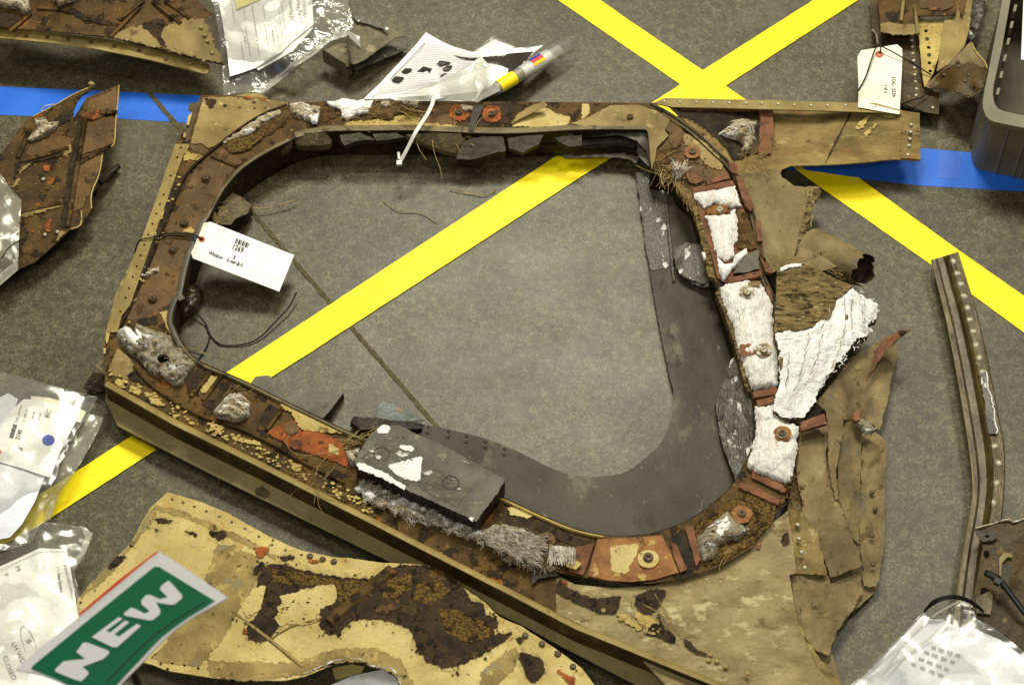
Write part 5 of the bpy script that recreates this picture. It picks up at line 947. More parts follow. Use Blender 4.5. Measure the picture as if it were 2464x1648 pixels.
for q in (((560, 60), (700, 130), (1000, 190), (960, 220), (700, 170), (520, 90)), ((-60, 80), (200, 130), (80, 225), (-60, 215)), ((840, 230), (930, 210), (920, 270), (850, 280))):
    sheet('corrosion_and_recess_patch', PLt, c1(*q), 'dark_brown', lambda x, y: hP(x, y) + .0025, .0008, jag=4)
hL = lambda x, y: hP(x, y) - .016
EL = sheet('edge_flange', TP, c1((-90, 226), (0, 230), (450, 266), (900, 322), (1330, 414), (1690, 524), (1697, 560), (1670, 594), (1640, 596), (1200, 482), (800, 402), (400, 346), (0, 308), (-90, 304)), 'tan_clean', hL, .003, grid=20)
rivet(EL, c1((210, 295), (382, 300), (548, 318), (733, 340), (918, 375), (1120, 412), (1338, 480)), lambda x, y: hL(x, y) + .0006, .0042, .002, 'screw')
rivet(PLt, c1((1648, 282), (1672, 330), (1710, 425), (1620, 220)), lambda x, y: hP(x, y) + .0038, .0045, .0016, 'tan')
for q in (((-60, -40), (230, -40), (245, 90), (205, 122), (120, 70), (0, 52), (-60, 50)), ((430, -40), (620, -40), (600, 0), (480, 50), (450, 20))):
    sheet('white_tile_remnant', TP, c1(*q), 'dirty_white', lambda x, y: hP(x, y) + .003, .004, jag=2, grid=7, dome=.022, edge=8, bump=.003, bs=.08)
tube('loose_chips', EL, [(*p, hL(*p) + .003) for p in c1((1520, 520), (1570, 505), (1630, 515))], .0015, 'cream_paint')

# ================================================================== DEBRIS PANEL, LEFT
LP = thing('debris_panel', 'dark brown cross-ribbed debris panel with a white remnant, lying over the blue tape at left', 'debris panel', (120, 440))
hQ = hf([(20, 380, .05), (280, 210, .075), (260, 420, .06), (180, 560, .05), (50, 640, .045)])
q = d8((-200, 800), (0, 520), (60, 450), (130, 350), (200, 262), (400, 158), (540, 78), (640, 30), (682, 18), (686, 34), (590, 92), (548, 160), (500, 290), (545, 240), (600, 150), (632, 104), (720, 72), (864, 14), (850, 180), (838, 300), (826, 445), (756, 490), (745, 560), (720, 660), (664, 800), (664, 915), (592, 1030), (512, 1062), (400, 1170), (250, 1302), (140, 1348), (-200, 1500))
LPS = sheet('panel_skin', LP, q, 'brown', hQ, .003, grid=14, bump=.0012, bs=.02, jag=.8)
h1 = lambda x, y: hQ(x, y) + .0022; h2 = lambda x, y: hQ(x, y) + .0034
for q in (((610, 290), (835, 275), (822, 440), (760, 465), (580, 520)), ((560, 580), (745, 500), (715, 660), (655, 790), (600, 905), (510, 940)), ((640, 130), (850, 40), (838, 205), (700, 260), (620, 260)), ((190, 520), (220, 440), (440, 380), (520, 400), (500, 500), (300, 560))):
    sheet('panel_bay', LPS, d8(*q), 'brown_flat', h1, .001, jag=1.5)
for q in (((570, 250), (610, 260), (600, 420), (560, 600), (500, 1050), (440, 1040), (500, 600), (540, 420)), ((540, 570), (760, 480), (800, 455), (770, 490), (570, 600)), ((110, 580), (300, 520), (500, 480), (480, 520), (200, 580), (130, 640), (90, 720)), ((480, 230), (540, 170), (520, 260), (440, 300), (340, 320), (420, 240))):
    sheet('corrosion_and_recess_patch', LPS, d8(*q), 'soot_and_shade', h2, .001, jag=3)  # flat dark strips painted in for the shaded grooves of the panel
for q in (((150, 940), (220, 905), (430, 860), (440, 890), (330, 930), (160, 975)), ((420, 1080), (490, 1065), (410, 1165)), ((150, 600), (240, 575), (150, 640), (140, 740), (70, 760), (130, 690)), ((440, 520), (510, 440), (520, 500), (480, 540))):
    sheet('bare_patch', LPS, d8(*q), 'tan', h2, .001, jag=4)
for q in (((330, 1000), (380, 980), (370, 1070), (330, 1080)), ((210, 1070), (260, 1065), (250, 1085)), ((310, 600), (370, 595), (360, 640), (320, 640)), ((620, 220), (720, 200), (700, 260), (650, 270))):
    sheet('rust_patch', LPS, d8(*q), 'rust_orange', h2, .001, jag=3)
for a, b in (((620, 250), (490, 1040)), ((560, 585), (800, 455)), ((140, 570), (500, 470)), ((850, 212), (730, 215)), ((150, 930), (440, 870)), ((130, 540), (220, 330))):
    p, r = d8(a, b); tube('rib', LPS, [(*p, hQ(*p) + .003), (*r, hQ(*r) + .003)], .005, 'brown', 6, .4, 0)
for ln_ in (((864, 16), (850, 180), (838, 300), (826, 445), (756, 490)), ((745, 500), (720, 660), (664, 800), (664, 912)), ((590, 925), (585, 1030), (512, 1060)), ((240, 246), (400, 162), (540, 82), (680, 20))):
    tube('broken_edge', LPS, [(*p, hQ(*p) + .001) for p in d8(*ln_)], .0016, 'cream_paint', 5, 1, 3)
sheet('white_tile_remnant', LP, d8((190, 410), (230, 370), (270, 330), (250, 265), (325, 248), (350, 290), (420, 278), (420, 310), (360, 360), (290, 410), (220, 425)), 'dirty_white', lambda x, y: hQ(x, y) + .002, .004, jag=2, grid=5, dome=.016, edge=6, bump=.003, bs=.09)
tube('frayed_string', LP, [(*p, .08) for p in d8((400, 155), (340, 165), (310, 180), (300, 210))], .001, 'felt'); tube('hook', LP, [(*p, .08) for p in d8((650, 15), (660, 0), (680, 20))], .004, 'tan')
rivet(LPS, d8((312, 698), (415, 1080), (325, 1100)), h2, .004, .0025, 'rivet')
V, F = sweep([P(*d8((725, 725))[0], .03), P(*d8((860, 605))[0], .012)], .0055, 8, 1); mesh_obj('rod', V, F, 'dark_metal', LP)

# ------------------------------------------------------------------ clear bag at the left edge
CB = thing('plastic_bag', 'folded clear plastic bag lying over the dark panel at the left edge', 'plastic bag', (20, 560))
hC = [(-20, 420, .09), (50, 480, .075), (45, 590, .07), (0, 680, .05), (-60, 600, .09)]
sheet('bag_film', CB, d8((-200, 560), (0, 655), (60, 740), (155, 850), (148, 1000), (136, 1150), (130, 1355), (0, 1470), (-200, 1560)), 'film_heavy', hC, .0003, grid=8, bump=.0030, bs=.012, bo=2, fold=1)
sheet('bag_fold', CB, d8((-100, 1420), (0, 1380), (120, 1290), (132, 1355), (0, 1465), (-100, 1520)), 'film_milky', [(-20, 660, .075), (40, 630, .08), (0, 690, .06)], .0003, grid=8, bump=.0030, bs=.012, bo=2, fold=1)
tube('wire', CB, [(*p, .09) for p in d8((5, 1285), (60, 1200), (130, 1150), (200, 1100), (140, 1010))], .0012, 'cord_black')

# ================================================================== TILE BAG, LEFT
TBG = thing('plastic_bag', 'clear plastic bag with a white card bearing a blue dot, at the left edge', 'plastic bag', (90, 1030))
hG = hf([(0, 920, .06), (220, 960, .05), (130, 1130, .06), (0, 1150, .085), (60, 1030, .075)]); hG1 = lambda x, y: hG(x, y) + .0012
sheet('loose_paper', TBG, e4((-200, 930), (0, 960), (250, 1020), (447, 1095), (350, 1340), (220, 1568), (100, 1700), (-200, 1760)), 'paper_cool', lambda x, y: hG(x, y) - .004, .0006, grid=14, bump=.0025, bs=.02)
sheet('loose_paper', TBG, e4((-200, 300), (0, 310), (80, 270), (180, 330), (120, 500), (0, 640), (-200, 800)), 'paper_cool', lambda x, y: hG(x, y) - .003, .0006, grid=14, bump=.002, bs=.02)
sheet('card_backing', TBG, e4((310, 300), (480, 315), (640, 360), (855, 455), (800, 560), (300, 480)), 'card', lambda x, y: hG(x, y) - .0015, .0006)
sheet('card', TBG, e4((240, 330), (300, 332), (560, 375), (800, 440), (770, 520), (600, 850), (510, 1085), (485, 1102), (440, 1090), (200, 1010), (0, 955), (-200, 900), (-200, 700), (0, 640), (100, 460), (215, 345)), 'paper', hG, .0006, grid=18)
disc('blue_dot', TBG, *e4((480, 735))[0], 15, 'dot_blue', hG1, .0004, 24)
ax = Vector((.30, -.95)); au = Vector((-.95, -.30))
def gtext(s, at, sz, m='ink', nm='printed_text', sx=1.0): text(TBG, s, e4(at)[0], (ax.x * sz * sx, ax.y * sz * sx), (au.x * sz, au.y * sz), hG1, m, nm, wob=.05 if nm == 'handwriting' else 0)
gtext('2145', (192, 736), 15, sx=.85); gtext('TILE', (208, 868), 14, sx=.55)
bb = []
for i, (o, w) in enumerate(((0, 3), (4, 2), (8, 4), (14, 2), (17, 4), (23, 2), (27, 3), (31, 2))):
    p0 = Vector(e4((130, 718))[0]) + ax * o; bb.append([tuple(p0), tuple(p0 + ax * w), tuple(p0 + ax * w + au * 10), tuple(p0 + au * 10)])
quads('barcode', TBG, bb, 'ink', hG1)
for s, at in (('Left window', (170, 560)), ('x  492.07', (242, 555)), ('y  -40.76', (320, 572)), ('z  477.64', (378, 590)), ('RC', (490, 520))): gtext(s, at, 9 if s != 'RC' else 17, 'ink_soft', 'handwriting', .95)
tube('red_mark', TBG, [(*p, hG1(*p)) for p in e4((-6, 835), (10, 855), (-6, 872))], .001, 'red')
sheet('bag_film', TBG, e4((-200, 10), (0, 55), (200, 105), (500, 190), (972, 308), (930, 400), (880, 480), (760, 640), (640, 900), (560, 1100), (480, 1350), (420, 1540), (300, 1760), (-200, 1900)), 'film', [(0, 890, .055), (235, 955, .05), (160, 1120, .055), (100, 1250, .05), (0, 1150, .10), (60, 1030, .088), (200, 1050, .05)], .0003, grid=8, bump=.0030, bs=.012, bo=2, fold=1)
sheet('bag_gusset', TBG, e4((880, 470), (1028, 512), (980, 640), (860, 860), (740, 1060), (600, 1250), (590, 1290), (500, 1530), (420, 1545), (480, 1350), (560, 1100), (640, 900), (760, 640)), 'film_heavy', [(240, 1000, .03), (215, 1080, .03), (130, 1240, .02), (150, 1130, .045)], .0003, grid=7, bump=.0030, bs=.012, bo=2, fold=1)
# ------------------------------------------------------------------ form bag, bottom left
FB = thing('plastic_bag', 'clear plastic bag holding a handwritten form, behind the green sign at bottom left', 'plastic bag', (80, 1480))
hF = hf([(0, 1350, .05), (150, 1340, .05), (180, 1470, .04), (0, 1640, .05), (70, 1480, .065)]); hF1 = lambda x, y: hF(x, y) + .0012
sheet('form', FB, e1((-200, 380), (0, 260), (200, 170), (400, 75), (520, 82), (670, 85), (700, 220), (790, 760), (760, 1000), (700, 1457), (600, 1800), (-200, 1800)), 'paper', hF, .0006, grid=18, bump=.002, bs=.02)
dx = Vector((.25, .97)); du = Vector((.97, -.25))
text(FB, 'BOEING NORTH AMERICAN', e1((636, 245))[0], (8.6 * dx.x * .82, 8.6 * dx.y * .82), (11 * du.x, 11 * du.y), hF1, 'ink_soft')
text(FB, 'TPS Data Systems', e1((566, 262))[0], (8.6 * .16 * 1.0, 8.6 * .99 * 1.0), (11 * du.x, 11 * du.y), hF1, 'ink')
for s, at, sz, dd in (('LH WD 7', (110, 1035), 17, (.45, .89)), ('CLOSED', (22, 1165), 17, (.37, .93)), ('#', (258, 1008), 19, (.6, .8)), ('F', (40, 335), 14, (.3, .95)), ('M', (150, 260), 16, (.3, .95))):
    text(FB, s, e1(at)[0], (dd[0] * sz, dd[1] * sz), (dd[1] * sz, -dd[0] * sz), hF1, 'ink_soft', 'handwriting', wob=.05)
quads('ruled_lines', FB, [bar(*e1((0, 300))[0], *e1((400, 115))[0], .9), bar(*e1((400, 115))[0], *e1((660, 105))[0], .9)], 'ink_soft', hF1)
tube('pencil_loop', FB, [(*p, hF1(*p)) for p in e1((260, 1120), (215, 980), (210, 890), (240, 860), (290, 900), (340, 1000), (365, 1080))], .0006, 'grid_ink', 4)
sheet('bag_film', FB, c6((-120, 720), (0, 640), (100, 560), (200, 470), (292, 412), (450, 430), (600, 455), (655, 500), (630, 570), (600, 650), (525, 765), (560, 930), (570, 1065), (560, 1300), (480, 1568), (400, 1700), (-120, 1700)), 'film', [(0, 1330, .05), (100, 1260, .06), (210, 1280, .05), (190, 1420, .045), (60, 1480, .075), (180, 1640, .04)], .0003, grid=8, bump=.0030, bs=.012, bo=2, fold=1)
sheet('bag_hem', FB, c6((500, 740), (600, 640), (655, 500), (600, 455), (560, 440), (600, 520), (560, 640), (490, 700)), 'film_milky', .05, .0003, grid=6, bump=.0030, bs=.012, bo=2, fold=1)

# ================================================================== NEW SIGN (nearer to the camera)
NS = thing('green_sign', 'green sign with white border and letters NEW in the near bottom left corner', 'sign', (330, 2150))
hS = hf([(120, 1610, .74), (545, 1440, .80), (380, 1330, .84)])
edge_b = e1((2285, 580), (2090, 690), (1930, 780), (1790, 880), (1680, 970), (1560, 1090), (1430, 1230), (1290, 1370), (1150, 1520), (1080, 1600))
def hS2(x, y):
    return hS(x, y)
sheet('sign_panel', NS, e1((1600, 112), (1690, 160), (2285, 565)) + edge_b + e1((900, 1600), (600, 1420), (420, 1350), (160, 1300), (190, 1260), (790, 770)), 'sign_white', hS2, .003, grid=20)
sheet('green_field', NS, e1((1555, 262), (1600, 262), (2165, 608), (2050, 680), (1900, 770), (1760, 870), (1640, 960), (1520, 1080), (1390, 1220), (1240, 1380), (1080, 1560), (900, 1560), (560, 1390), (420, 1335), (310, 1290), (330, 1260), (900, 790)), 'sign_green', lambda x, y: hS2(x, y) + .001, .0006, grid=20)
sheet('red_edge', NS, e1((1560, 120), (1600, 112), (1500, 180), (1200, 430), (790, 765), (785, 745), (1190, 400)), 'red', lambda x, y: hS2(x, y) + .0012, .0006)
quads('fold_line', NS, [bar(*a, *b, 2.6) for a, b in zip(e1((2060, 620), (1800, 780), (1560, 950), (1300, 1190)), e1((1800, 780), (1560, 950), (1300, 1190), (1080, 1420)))], 'print_black', lambda x, y: hS2(x, y) + .0012)
def stroke(*pts): return [bar(*e1(a)[0], *e1(b)[0], w) for a, b, w in pts]
hS3 = lambda x, y: hS2(x, y) + .0018
for nm, q in (('letter', ((555, 1295), (640, 1215), (860, 1190), (770, 1120), (840, 1025), (890, 1030), (1098, 1110), (1095, 1140), (1040, 1190), (830, 1270), (890, 1320), (890, 1345), (820, 1415), (760, 1400), (560, 1320))),
              ('letter', ((925, 970), (1195, 770), (1235, 785), (1070, 905), (1110, 925), (1260, 805), (1302, 822), (1150, 945), (1200, 965), (1380, 838), (1420, 858), (1180, 1072), (1130, 1070))),
              ('letter', ((1245, 735), (1320, 675), (1370, 690), (1455, 735), (1510, 710), (1425, 640), (1425, 600), (1470, 550), (1510, 545), (1610, 590), (1690, 570), (1610, 490), (1625, 455), (1690, 405), (1715, 415), (1835, 550), (1835, 580), (1760, 640), (1720, 645), (1570, 620), (1615, 700), (1610, 740), (1540, 800), (1490, 800), (1260, 755)))):
    sheet(nm, NS, e1(*q), 'sign_white', hS3, .0006)
pz = P(300, 1570, .745); V, F = sweep([pz, Vector((pz.x, pz.y + .02, .4)), Vector((pz.x, pz.y + .02, .01))], .006, 8); mesh_obj('post', V, F, 'tie_black', NS)
V, F = sweep([Vector((pz.x, pz.y + .02, .012)), Vector((pz.x, pz.y + .02, 0))], .09, 20); mesh_obj('base', V, F, 'tie_black', NS, False)

# ================================================================== YELLOW PANEL, BOTTOM
YP = thing('debris_panel', 'curved yellow painted debris panel with brown corroded patches in the foreground', 'debris panel', (850, 1560))
hY0 = hf([(400, 1190, .03), (800, 1345, .05), (1150, 1400, .055), (1400, 1600, .04), (360, 1590, .035), (700, 1620, .05), (900, 1500, .07)])
def hY(x, y): return hY0(x, y) + .0028 * fb(x, y, .008, 77) + .0009 * fb(x, y, .03, 78, 2)
yo = c6((1180, 208), (1400, 270), (1600, 350), (1900, 520), (2100, 610), (2345, 665)) + d3((900, 372), (1100, 400), (1260, 405), (1380, 415), (1530, 495), (1650, 590), (1740, 650), (1830, 740), (1970, 800), (2200, 950), (2345, 1060)) + [(1440, 1660), (1440, 1720), (1020, 1720)] + d3((1215, 1180), (1190, 1110), (1150, 1065), (1090, 1060), (1020, 1040), (960, 1015), (880, 1005), (780, 1020), (700, 1055), (620, 1090)) + c6((2345, 1425), (2150, 1505), (2000, 1535), (1800, 1530), (1500, 1515), (1200, 1470), (1090, 1430), (1000, 1400), (700, 1350), (480, 1250), (550, 960), (650, 850), (800, 690), (930, 560), (1000, 420), (1060, 320))
h_top = c6((1215, 260), (1290, 282), (1370, 310), (1455, 343), (1546, 381), (1635, 420), (1728, 465), (1826, 521), (1918, 580), (2013, 617), (2126, 650), (2190, 660), (2275, 676))
h_bot = c6((1105, 1366), (1215, 1413), (1300, 1427), (1398, 1450), (1492, 1465), (1590, 1478))
YB = sheet('panel_skin', YP, yo, 'yellow_paint', hY, .003, grid=9, jag=1.2, step=8, holes=[circ(x, y, 4, 8) for x, y in h_top + h_bot])
y1 = lambda x, y: hY(x, y) + .0012; y2 = lambda x, y: hY(x, y) + .002; y3 = lambda x, y: hY(x, y) + .0028
def yp(q, m, h=y1, jag=5, nm='corrosion_and_recess_patch', **k): return sheet(nm, YB, q, m, h, .0008, jag=jag, step=4, **k)
yp(c6((640, 850), (800, 690), (930, 560), (1060, 330), (1110, 340), (1040, 450), (930, 590), (800, 760), (700, 860), (600, 930), (555, 960)), 'grey_tan')
yp(c6((1100, 300), (1300, 340), (1500, 430), (1750, 540), (1900, 640), (1960, 660), (1940, 680), (1700, 560), (1450, 450), (1250, 370), (1080, 330)), 'grey_tan')
yp(c6((1530, 570), (1640, 580), (1800, 660), (1860, 720), (1780, 880), (1680, 1050), (1560, 1260), (1400, 1440), (1050, 1390), (1200, 1230), (1420, 960), (1470, 760)), 'grey_tan', nm='bare_strip')
yp(d3((0, 1020), (200, 1015), (420, 1030), (600, 1010), (740, 950), (900, 930), (1060, 935), (1200, 1000), (1260, 1100), (1300, 1167), (1210, 1175), (1180, 1110), (1120, 1070), (960, 1020), (800, 1020), (600, 1100), (400, 1130), (200, 1135), (0, 1110)), 'grey_tan', nm='bare_strip')
yp(d3((1700, 1167), (1720, 1080), (1850, 970), (1940, 930), (1960, 990), (1900, 1090), (1800, 1180)), 'grey_tan', nm='bare_strip')
dk = d3((320, 470), (390, 400), (480, 410), (570, 440), (760, 480), (900, 495), (1040, 500), (1100, 440), (1180, 430), (1210, 410), (1390, 420), (1520, 490), (1610, 560), (1660, 640), (1735, 655), (1740, 720), (1820, 750), (1830, 790), (1790, 820), (1800, 850), (1920, 835), (1850, 900), (1720, 980), (1560, 1050), (1470, 1070), (1380, 1020), (1310, 950), (1300, 880), (1270, 820), (1150, 770), (1000, 750), (910, 760), (850, 810), (820, 870), (800, 850), (740, 850), (700, 800), (710, 740), (640, 660), (520, 680), (480, 640), (430, 680), (470, 760), (400, 870), (330, 905), (250, 880), (240, 800), (330, 700), (360, 560), (310, 560))
sheet('stain', YB, dk, 'brown', lambda x, y: hY(x, y) + .0009, .0004)
yp(dk, 'dark_brown', y1, 3, grid=14)
yp(d3((410, 745), (480, 690), (450, 610), (560, 580), (720, 540), (790, 530), (815, 580), (800, 650), (710, 690), (690, 760), (600, 790), (500, 780), (460, 800)), 'yellow_paint', y2, 4, 'paint_flake')
yp(d3((200, 660), (330, 545), (365, 550), (330, 690), (250, 750)), 'yellow_paint', y2, 3, 'paint_flake')
for q in (d3((400, 440), (560, 450), (760, 500), (1000, 520), (960, 640), (820, 650), (800, 540), (600, 540), (400, 520)), d3((1140, 500), (1280, 460), (1280, 560), (1160, 640), (1090, 620)), d3((1300, 540), (1450, 500), (1520, 580), (1400, 660), (1290, 640)), d3((1440, 680), (1580, 700), (1760, 780), (1780, 860), (1620, 900), (1500, 840))):
    yp(q, 'mustard', y2, 6)
for q in (d3((1080, 660), (1290, 660), (1330, 740), (1200, 720), (1010, 720)), d3((1360, 630), (1420, 640), (1400, 670), (1360, 660)), d3((1380, 430), (1480, 450), (1500, 510), (1400, 500)), d3((1600, 990), (1840, 900), (1700, 990))): yp(q, 'brown', y2, 4)
a, b = d3((760, 770), (1160, 440)); V, F = sweep([P(*a, hY(*a) + .003), P(*b, hY(*b) + .003)], .011, 6, .5); mesh_obj('stiffener', V, F, 'brown', YB, False)
for q in (c6((1470, 480), (1580, 475), (1600, 510), (1550, 545), (1490, 520)), c6((1090, 390), (1200, 400), (1230, 420), (1120, 430)), c6((1080, 460), (1120, 450), (1110, 500)), c6((750, 740), (830, 660), (890, 650), (840, 710), (780, 760)), c6((900, 580), (960, 580), (930, 600)), c6((1530, 620), (1570, 600), (1580, 640)), c6((1780, 760), (1850, 680), (1870, 720), (1800, 800)), d3((1940, 970), (2000, 960), (2100, 1010), (2120, 1080), (2040, 1167), (1990, 1100)), d3((1930, 880), (1980, 850), (1960, 920)), d3((440, 370), (530, 350), (560, 380), (470, 390)), d3((1540, 1080), (1590, 1060), (1570, 1120)), c6((1300, 480), (1400, 500), (1380, 520))):
    yp(q, 'dark_brown', y2, 5); sheet('stain', YB, q, 'grime', lambda x, y: hY(x, y) + .0011, .0004)
for q in (c6((1780, 600), (1890, 590), (1880, 650), (1830, 670)), d3((300, 310), (370, 300), (350, 370), (310, 360)), c6((2160, 680), (2260, 690), (2200, 710)), d3((610, 385), (690, 380), (650, 405)), d3((2180, 1060), (2300, 1120), (2300, 1167), (2240, 1140)), c6((1620, 490), (1660, 500), (1640, 510)), d3((215, 800), (240, 795), (245, 850), (225, 860))):
    yp(q, 'rust_orange', y3, 4)
V, F = [], []
for k in range(420):
    b0 = R.choice(dk) if k % 3 else R.choice(yo); x, y = b0[0] + R.gauss(0, 16), b0[1] + R.gauss(0, 14)
    if not inside(x, y, yo) or edist(x, y, yo) < 3: continue
    n_ = R.randint(5, 7); s_ = R.uniform(.8, 4.2) * R.choice((.5, 1, 1)); a_ = R.uniform(0, 3); F.append(tuple(range(len(V), len(V) + n_)))
    V += [P(x + s_ * R.uniform(.5, 1.5) * cos(a_ + 6.283 * i / n_), y + .7 * s_ * R.uniform(.5, 1.3) * sin(a_ + 6.283 * i / n_), hY(x, y) + .0024) for i in range(n_)]
mesh_obj('corrosion_specks', V, F, 'dark_brown', YB, False)['kind'] = 'stuff'
rivet(YB, d3((1990, 855), (2095, 908), (2195, 970), (2290, 1050), (790, 392), (720, 378), (640, 358)), y1, .0055, .002, 'screw')
for ln_ in (d3((600, 1100), (700, 1055), (780, 1018), (880, 1003), (960, 1013), (1020, 1040), (1090, 1058)), d3((1090, 1058), (1150, 1062), (1190, 1110), (1215, 1180))):
    tube('broken_edge', YB, [(*p, hY(*p)) for p in roughen(ln_, 3, 8, 5, False)], .002, 'dirty_white', 5, 1, 0)
tube('crease', YB, [(*p, hY(*p) + .0008) for p in d3((390, 880), (520, 800), (700, 755))], .0022, 'grey_tan', 5, .5)
tube('grey_line', YB, [(*p, hY(*p) + .0004) for p in c6((1640, 1050), (1900, 1245), (2140, 1440))], .0035, 'grey_tan', 5, .4)  # thin grey-tan line drawn across the panel
UB = sheet('cardboard_piece', None, d3((780, 1060), (900, 1035), (985, 1050), (960, 1090), (800, 1130)), 'yellow_paint', .012, .008, loc=P(830, 1610, 0)); tag(UB, 'small tan block seen through the notch of the yellow panel', 'block')
UB = sheet('paper_scrap', None, d3((760, 1170), (900, 1110), (1100, 1065), (1180, 1120), (1215, 1210), (900, 1300)), 'paper', [(790, 1640, .01), (960, 1620, .03), (900, 1680, .03)], .0006, grid=10, bump=.003, bs=.02, loc=P(880, 1650, 0)); tag(UB, 'white paper seen through the notch of the yellow panel at the bottom edge', 'paper')

# ================================================================== BENT CHANNEL, RIGHT
BC = thing('bent_channel', 'long bent olive metal channel with a row of rivet heads at the right edge', 'metal channel', (2330, 1000))
Lc = smooth([(2240, 626), (2262, 715), (2280, 794), (2297, 880), (2318, 1000), (2333, 1102), (2339, 1178), (2332, 1240), (2318, 1314), (2301, 1429), (2292, 1520), (2290, 1580)], 4)
Rc = smooth([(2306, 606), (2325, 668), (2350, 750), (2380, 880), (2403, 1000), (2417, 1076), (2418, 1150), (2415, 1204), (2410, 1250), (2400, 1340), (2390, 1450), (2384, 1520)], 4)
ribbon('channel', BC, Lc, Rc, [(0, .012), (.04, .034), (.17, .036), (.24, .020), (.44, .022), (.56, .036), (.66, .024), (.97, .022), (1, .012)], 'olive_metal')
for f, h in ((.03, .0345),):
    tube('bright_edge', BC, [(l[0] + (r[0] - l[0]) * f, l[1] + (r[1] - l[1]) * f, h) for l, r in zip(Lc, Rc)], .0012, 'tan_grey', 5, 1, 0)
rivet(BC, e2((350, 185), (387, 296), (418, 390), (447, 500), (478, 603), (500, 710), (528, 818), (556, 935), (584, 1050), (615, 1180), (640, 1310)) + d1((1622, 445), (1640, 525), (1632, 620), (1615, 712)), .022, .0072, .0036)
SS = sheet('torn_strip', BC, d1((1555, 110), (1585, 85), (1590, 150), (1605, 200), (1615, 260), (1632, 350), (1632, 388), (1585, 385), (1575, 250)), 'retainer_scuff_highlight', .028, .002, jag=2, step=4)
tube('white_edge', SS, [(*p, .0295) for p in roughen(d1((1580, 90), (1590, 160), (1605, 210), (1612, 260), (1632, 350), (1630, 385)), 4, 6, 2, False)], .0013, 'white', 5, 1, 0)
# ------------------------------------------------------------------ bracket, black tie and bag, bottom right
BK = thing('metal_bracket', 'dark olive bent bracket lying over the channel at the right edge', 'metal bracket', (2420, 1400))
hK2 = hf([(2350, 1270, .055), (2464, 1250, .07), (2380, 1480, .05), (2480, 1560, .06)])
BKp = sheet('plate', BK, e3((980, 248), (1130, 212), (1200, 185), (1280, 172), (1310, 195), (1400, 165), (1560, 150), (1560, 1380), (1400, 1300), (1250, 1150), (1120, 1090), (1000, 1020), (960, 880), (1000, 700), (1050, 420), (1030, 300)), 'olive_dark', hK2, .002, grid=12, bump=.003, bs=.02, jag=1)
tube('bright_edge', BKp, [(*p, hK2(*p) + .002) for p in e3((985, 248), (1130, 212), (1200, 188), (1280, 175), (1310, 195), (1400, 168))], .0018, 'dirty_white', 5, 1, 2)
sheet('bent_tab', BKp, e3((1000, 262), (1150, 268), (1185, 310), (1140, 350), (1050, 360), (1000, 300)), 'retainer', lambda x, y: hK2(x, y) + .008, .002, grid=8, holes=[circ(*e3((1090, 310))[0], 6, 8)])
sheet('bent_tab', BKp, e3((1190, 500), (1230, 450), (1290, 455), (1310, 490), (1260, 490), (1215, 540), (1205, 650), (1192, 640)), 'tan_grey', lambda x, y: hK2(x, y) + .006, .002, grid=8)
sheet('bare_patch', BKp, e3((1200, 560), (1290, 560), (1270, 770), (1210, 740)), 'retainer', lambda x, y: hK2(x, y) + .004, .001, jag=3)
sheet('bent_tab', BKp, e3((1000, 830), (1130, 760), (1140, 800), (1120, 970), (1000, 960)), 'olive_metal', lambda x, y: hK2(x, y) + .005, .002, grid=8, jag=1)
rivet(BKp, e3((1085, 455), (1060, 770), (900, 985)), lambda x, y: hK2(x, y) + .005, .005, .002, 'hole_dark', 'bolt_hole')
BTi = thing('cable_tie', 'black cable tie arching over the white bag at bottom right', 'cable tie', (2300, 1470))
V, F = sweep([P(*p) for p in smooth([(*p, h) for p, h in zip(e3((565, 945), (600, 900), (680, 850), (800, 825), (920, 850), (1000, 900), (1055, 942)), (.05, .075, .09, .095, .09, .08, .06))], 4)], .0042, 4, .5); mesh_obj('strap', V, F, 'tie_black', BTi, False)
B2 = thing('cable_tie', 'black cable tie with a thick head on the dark bracket at the right edge', 'cable tie', (2430, 1440))
V, F = sweep([P(*p) for p in smooth([(*p, .078) for p in e3((1070, 618), (1200, 690), (1300, 820), (1420, 975))], 4)], lambda t: .0062 if t < .3 else .0052, 6, .6); mesh_obj('strap', V, F, 'tie_black', B2)
sheet('head', B2, e3((1150, 660), (1225, 680), (1190, 720), (1150, 700)), 'tie_black', .084, .008)
WB = thing('plastic_bag', 'white paper form in a glossy clear bag at the bottom right corner', 'plastic bag', (2330, 1600))
hWb = hf([(2070, 1650, .02), (2225, 1475, .05), (2300, 1510, .065), (2464, 1590, .08), (2300, 1660, .09)])
sheet('paper', WB, e3((-20, 1555), (250, 1290), (560, 965), (600, 1010), (720, 1012), (760, 1040), (830, 1075), (1000, 1095), (1200, 1185), (1400, 1335), (1560, 1480), (1560, 1800), (-200, 1800)), 'paper_cool', hWb, .0006, grid=16, bump=.003, bs=.012)
sheet('bag_film', WB, e3((-60, 1560), (240, 1270), (550, 950), (720, 990), (870, 850), (960, 880), (1000, 1010), (1150, 1090), (1300, 1200), (1400, 1290), (1560, 1400), (1560, 1800), (-200, 1800)), 'film', [(2070, 1650, .03), (2225, 1475, .06), (2310, 1450, .075), (2300, 1510, .075), (2464, 1590, .10), (2300, 1660, .105)], .0003, grid=9, bump=.0030, bs=.012, bo=2, fold=1)
for ln_ in (((20, 1530), (300, 1290), (600, 1010), (870, 855)), ((60, 1568), (500, 1250), (760, 1040))):
    tube('bag_seam', WB, [(*p, hWb(*p) + .008) for p in e3(*ln_)], .0022, 'film_milky')
wd = []
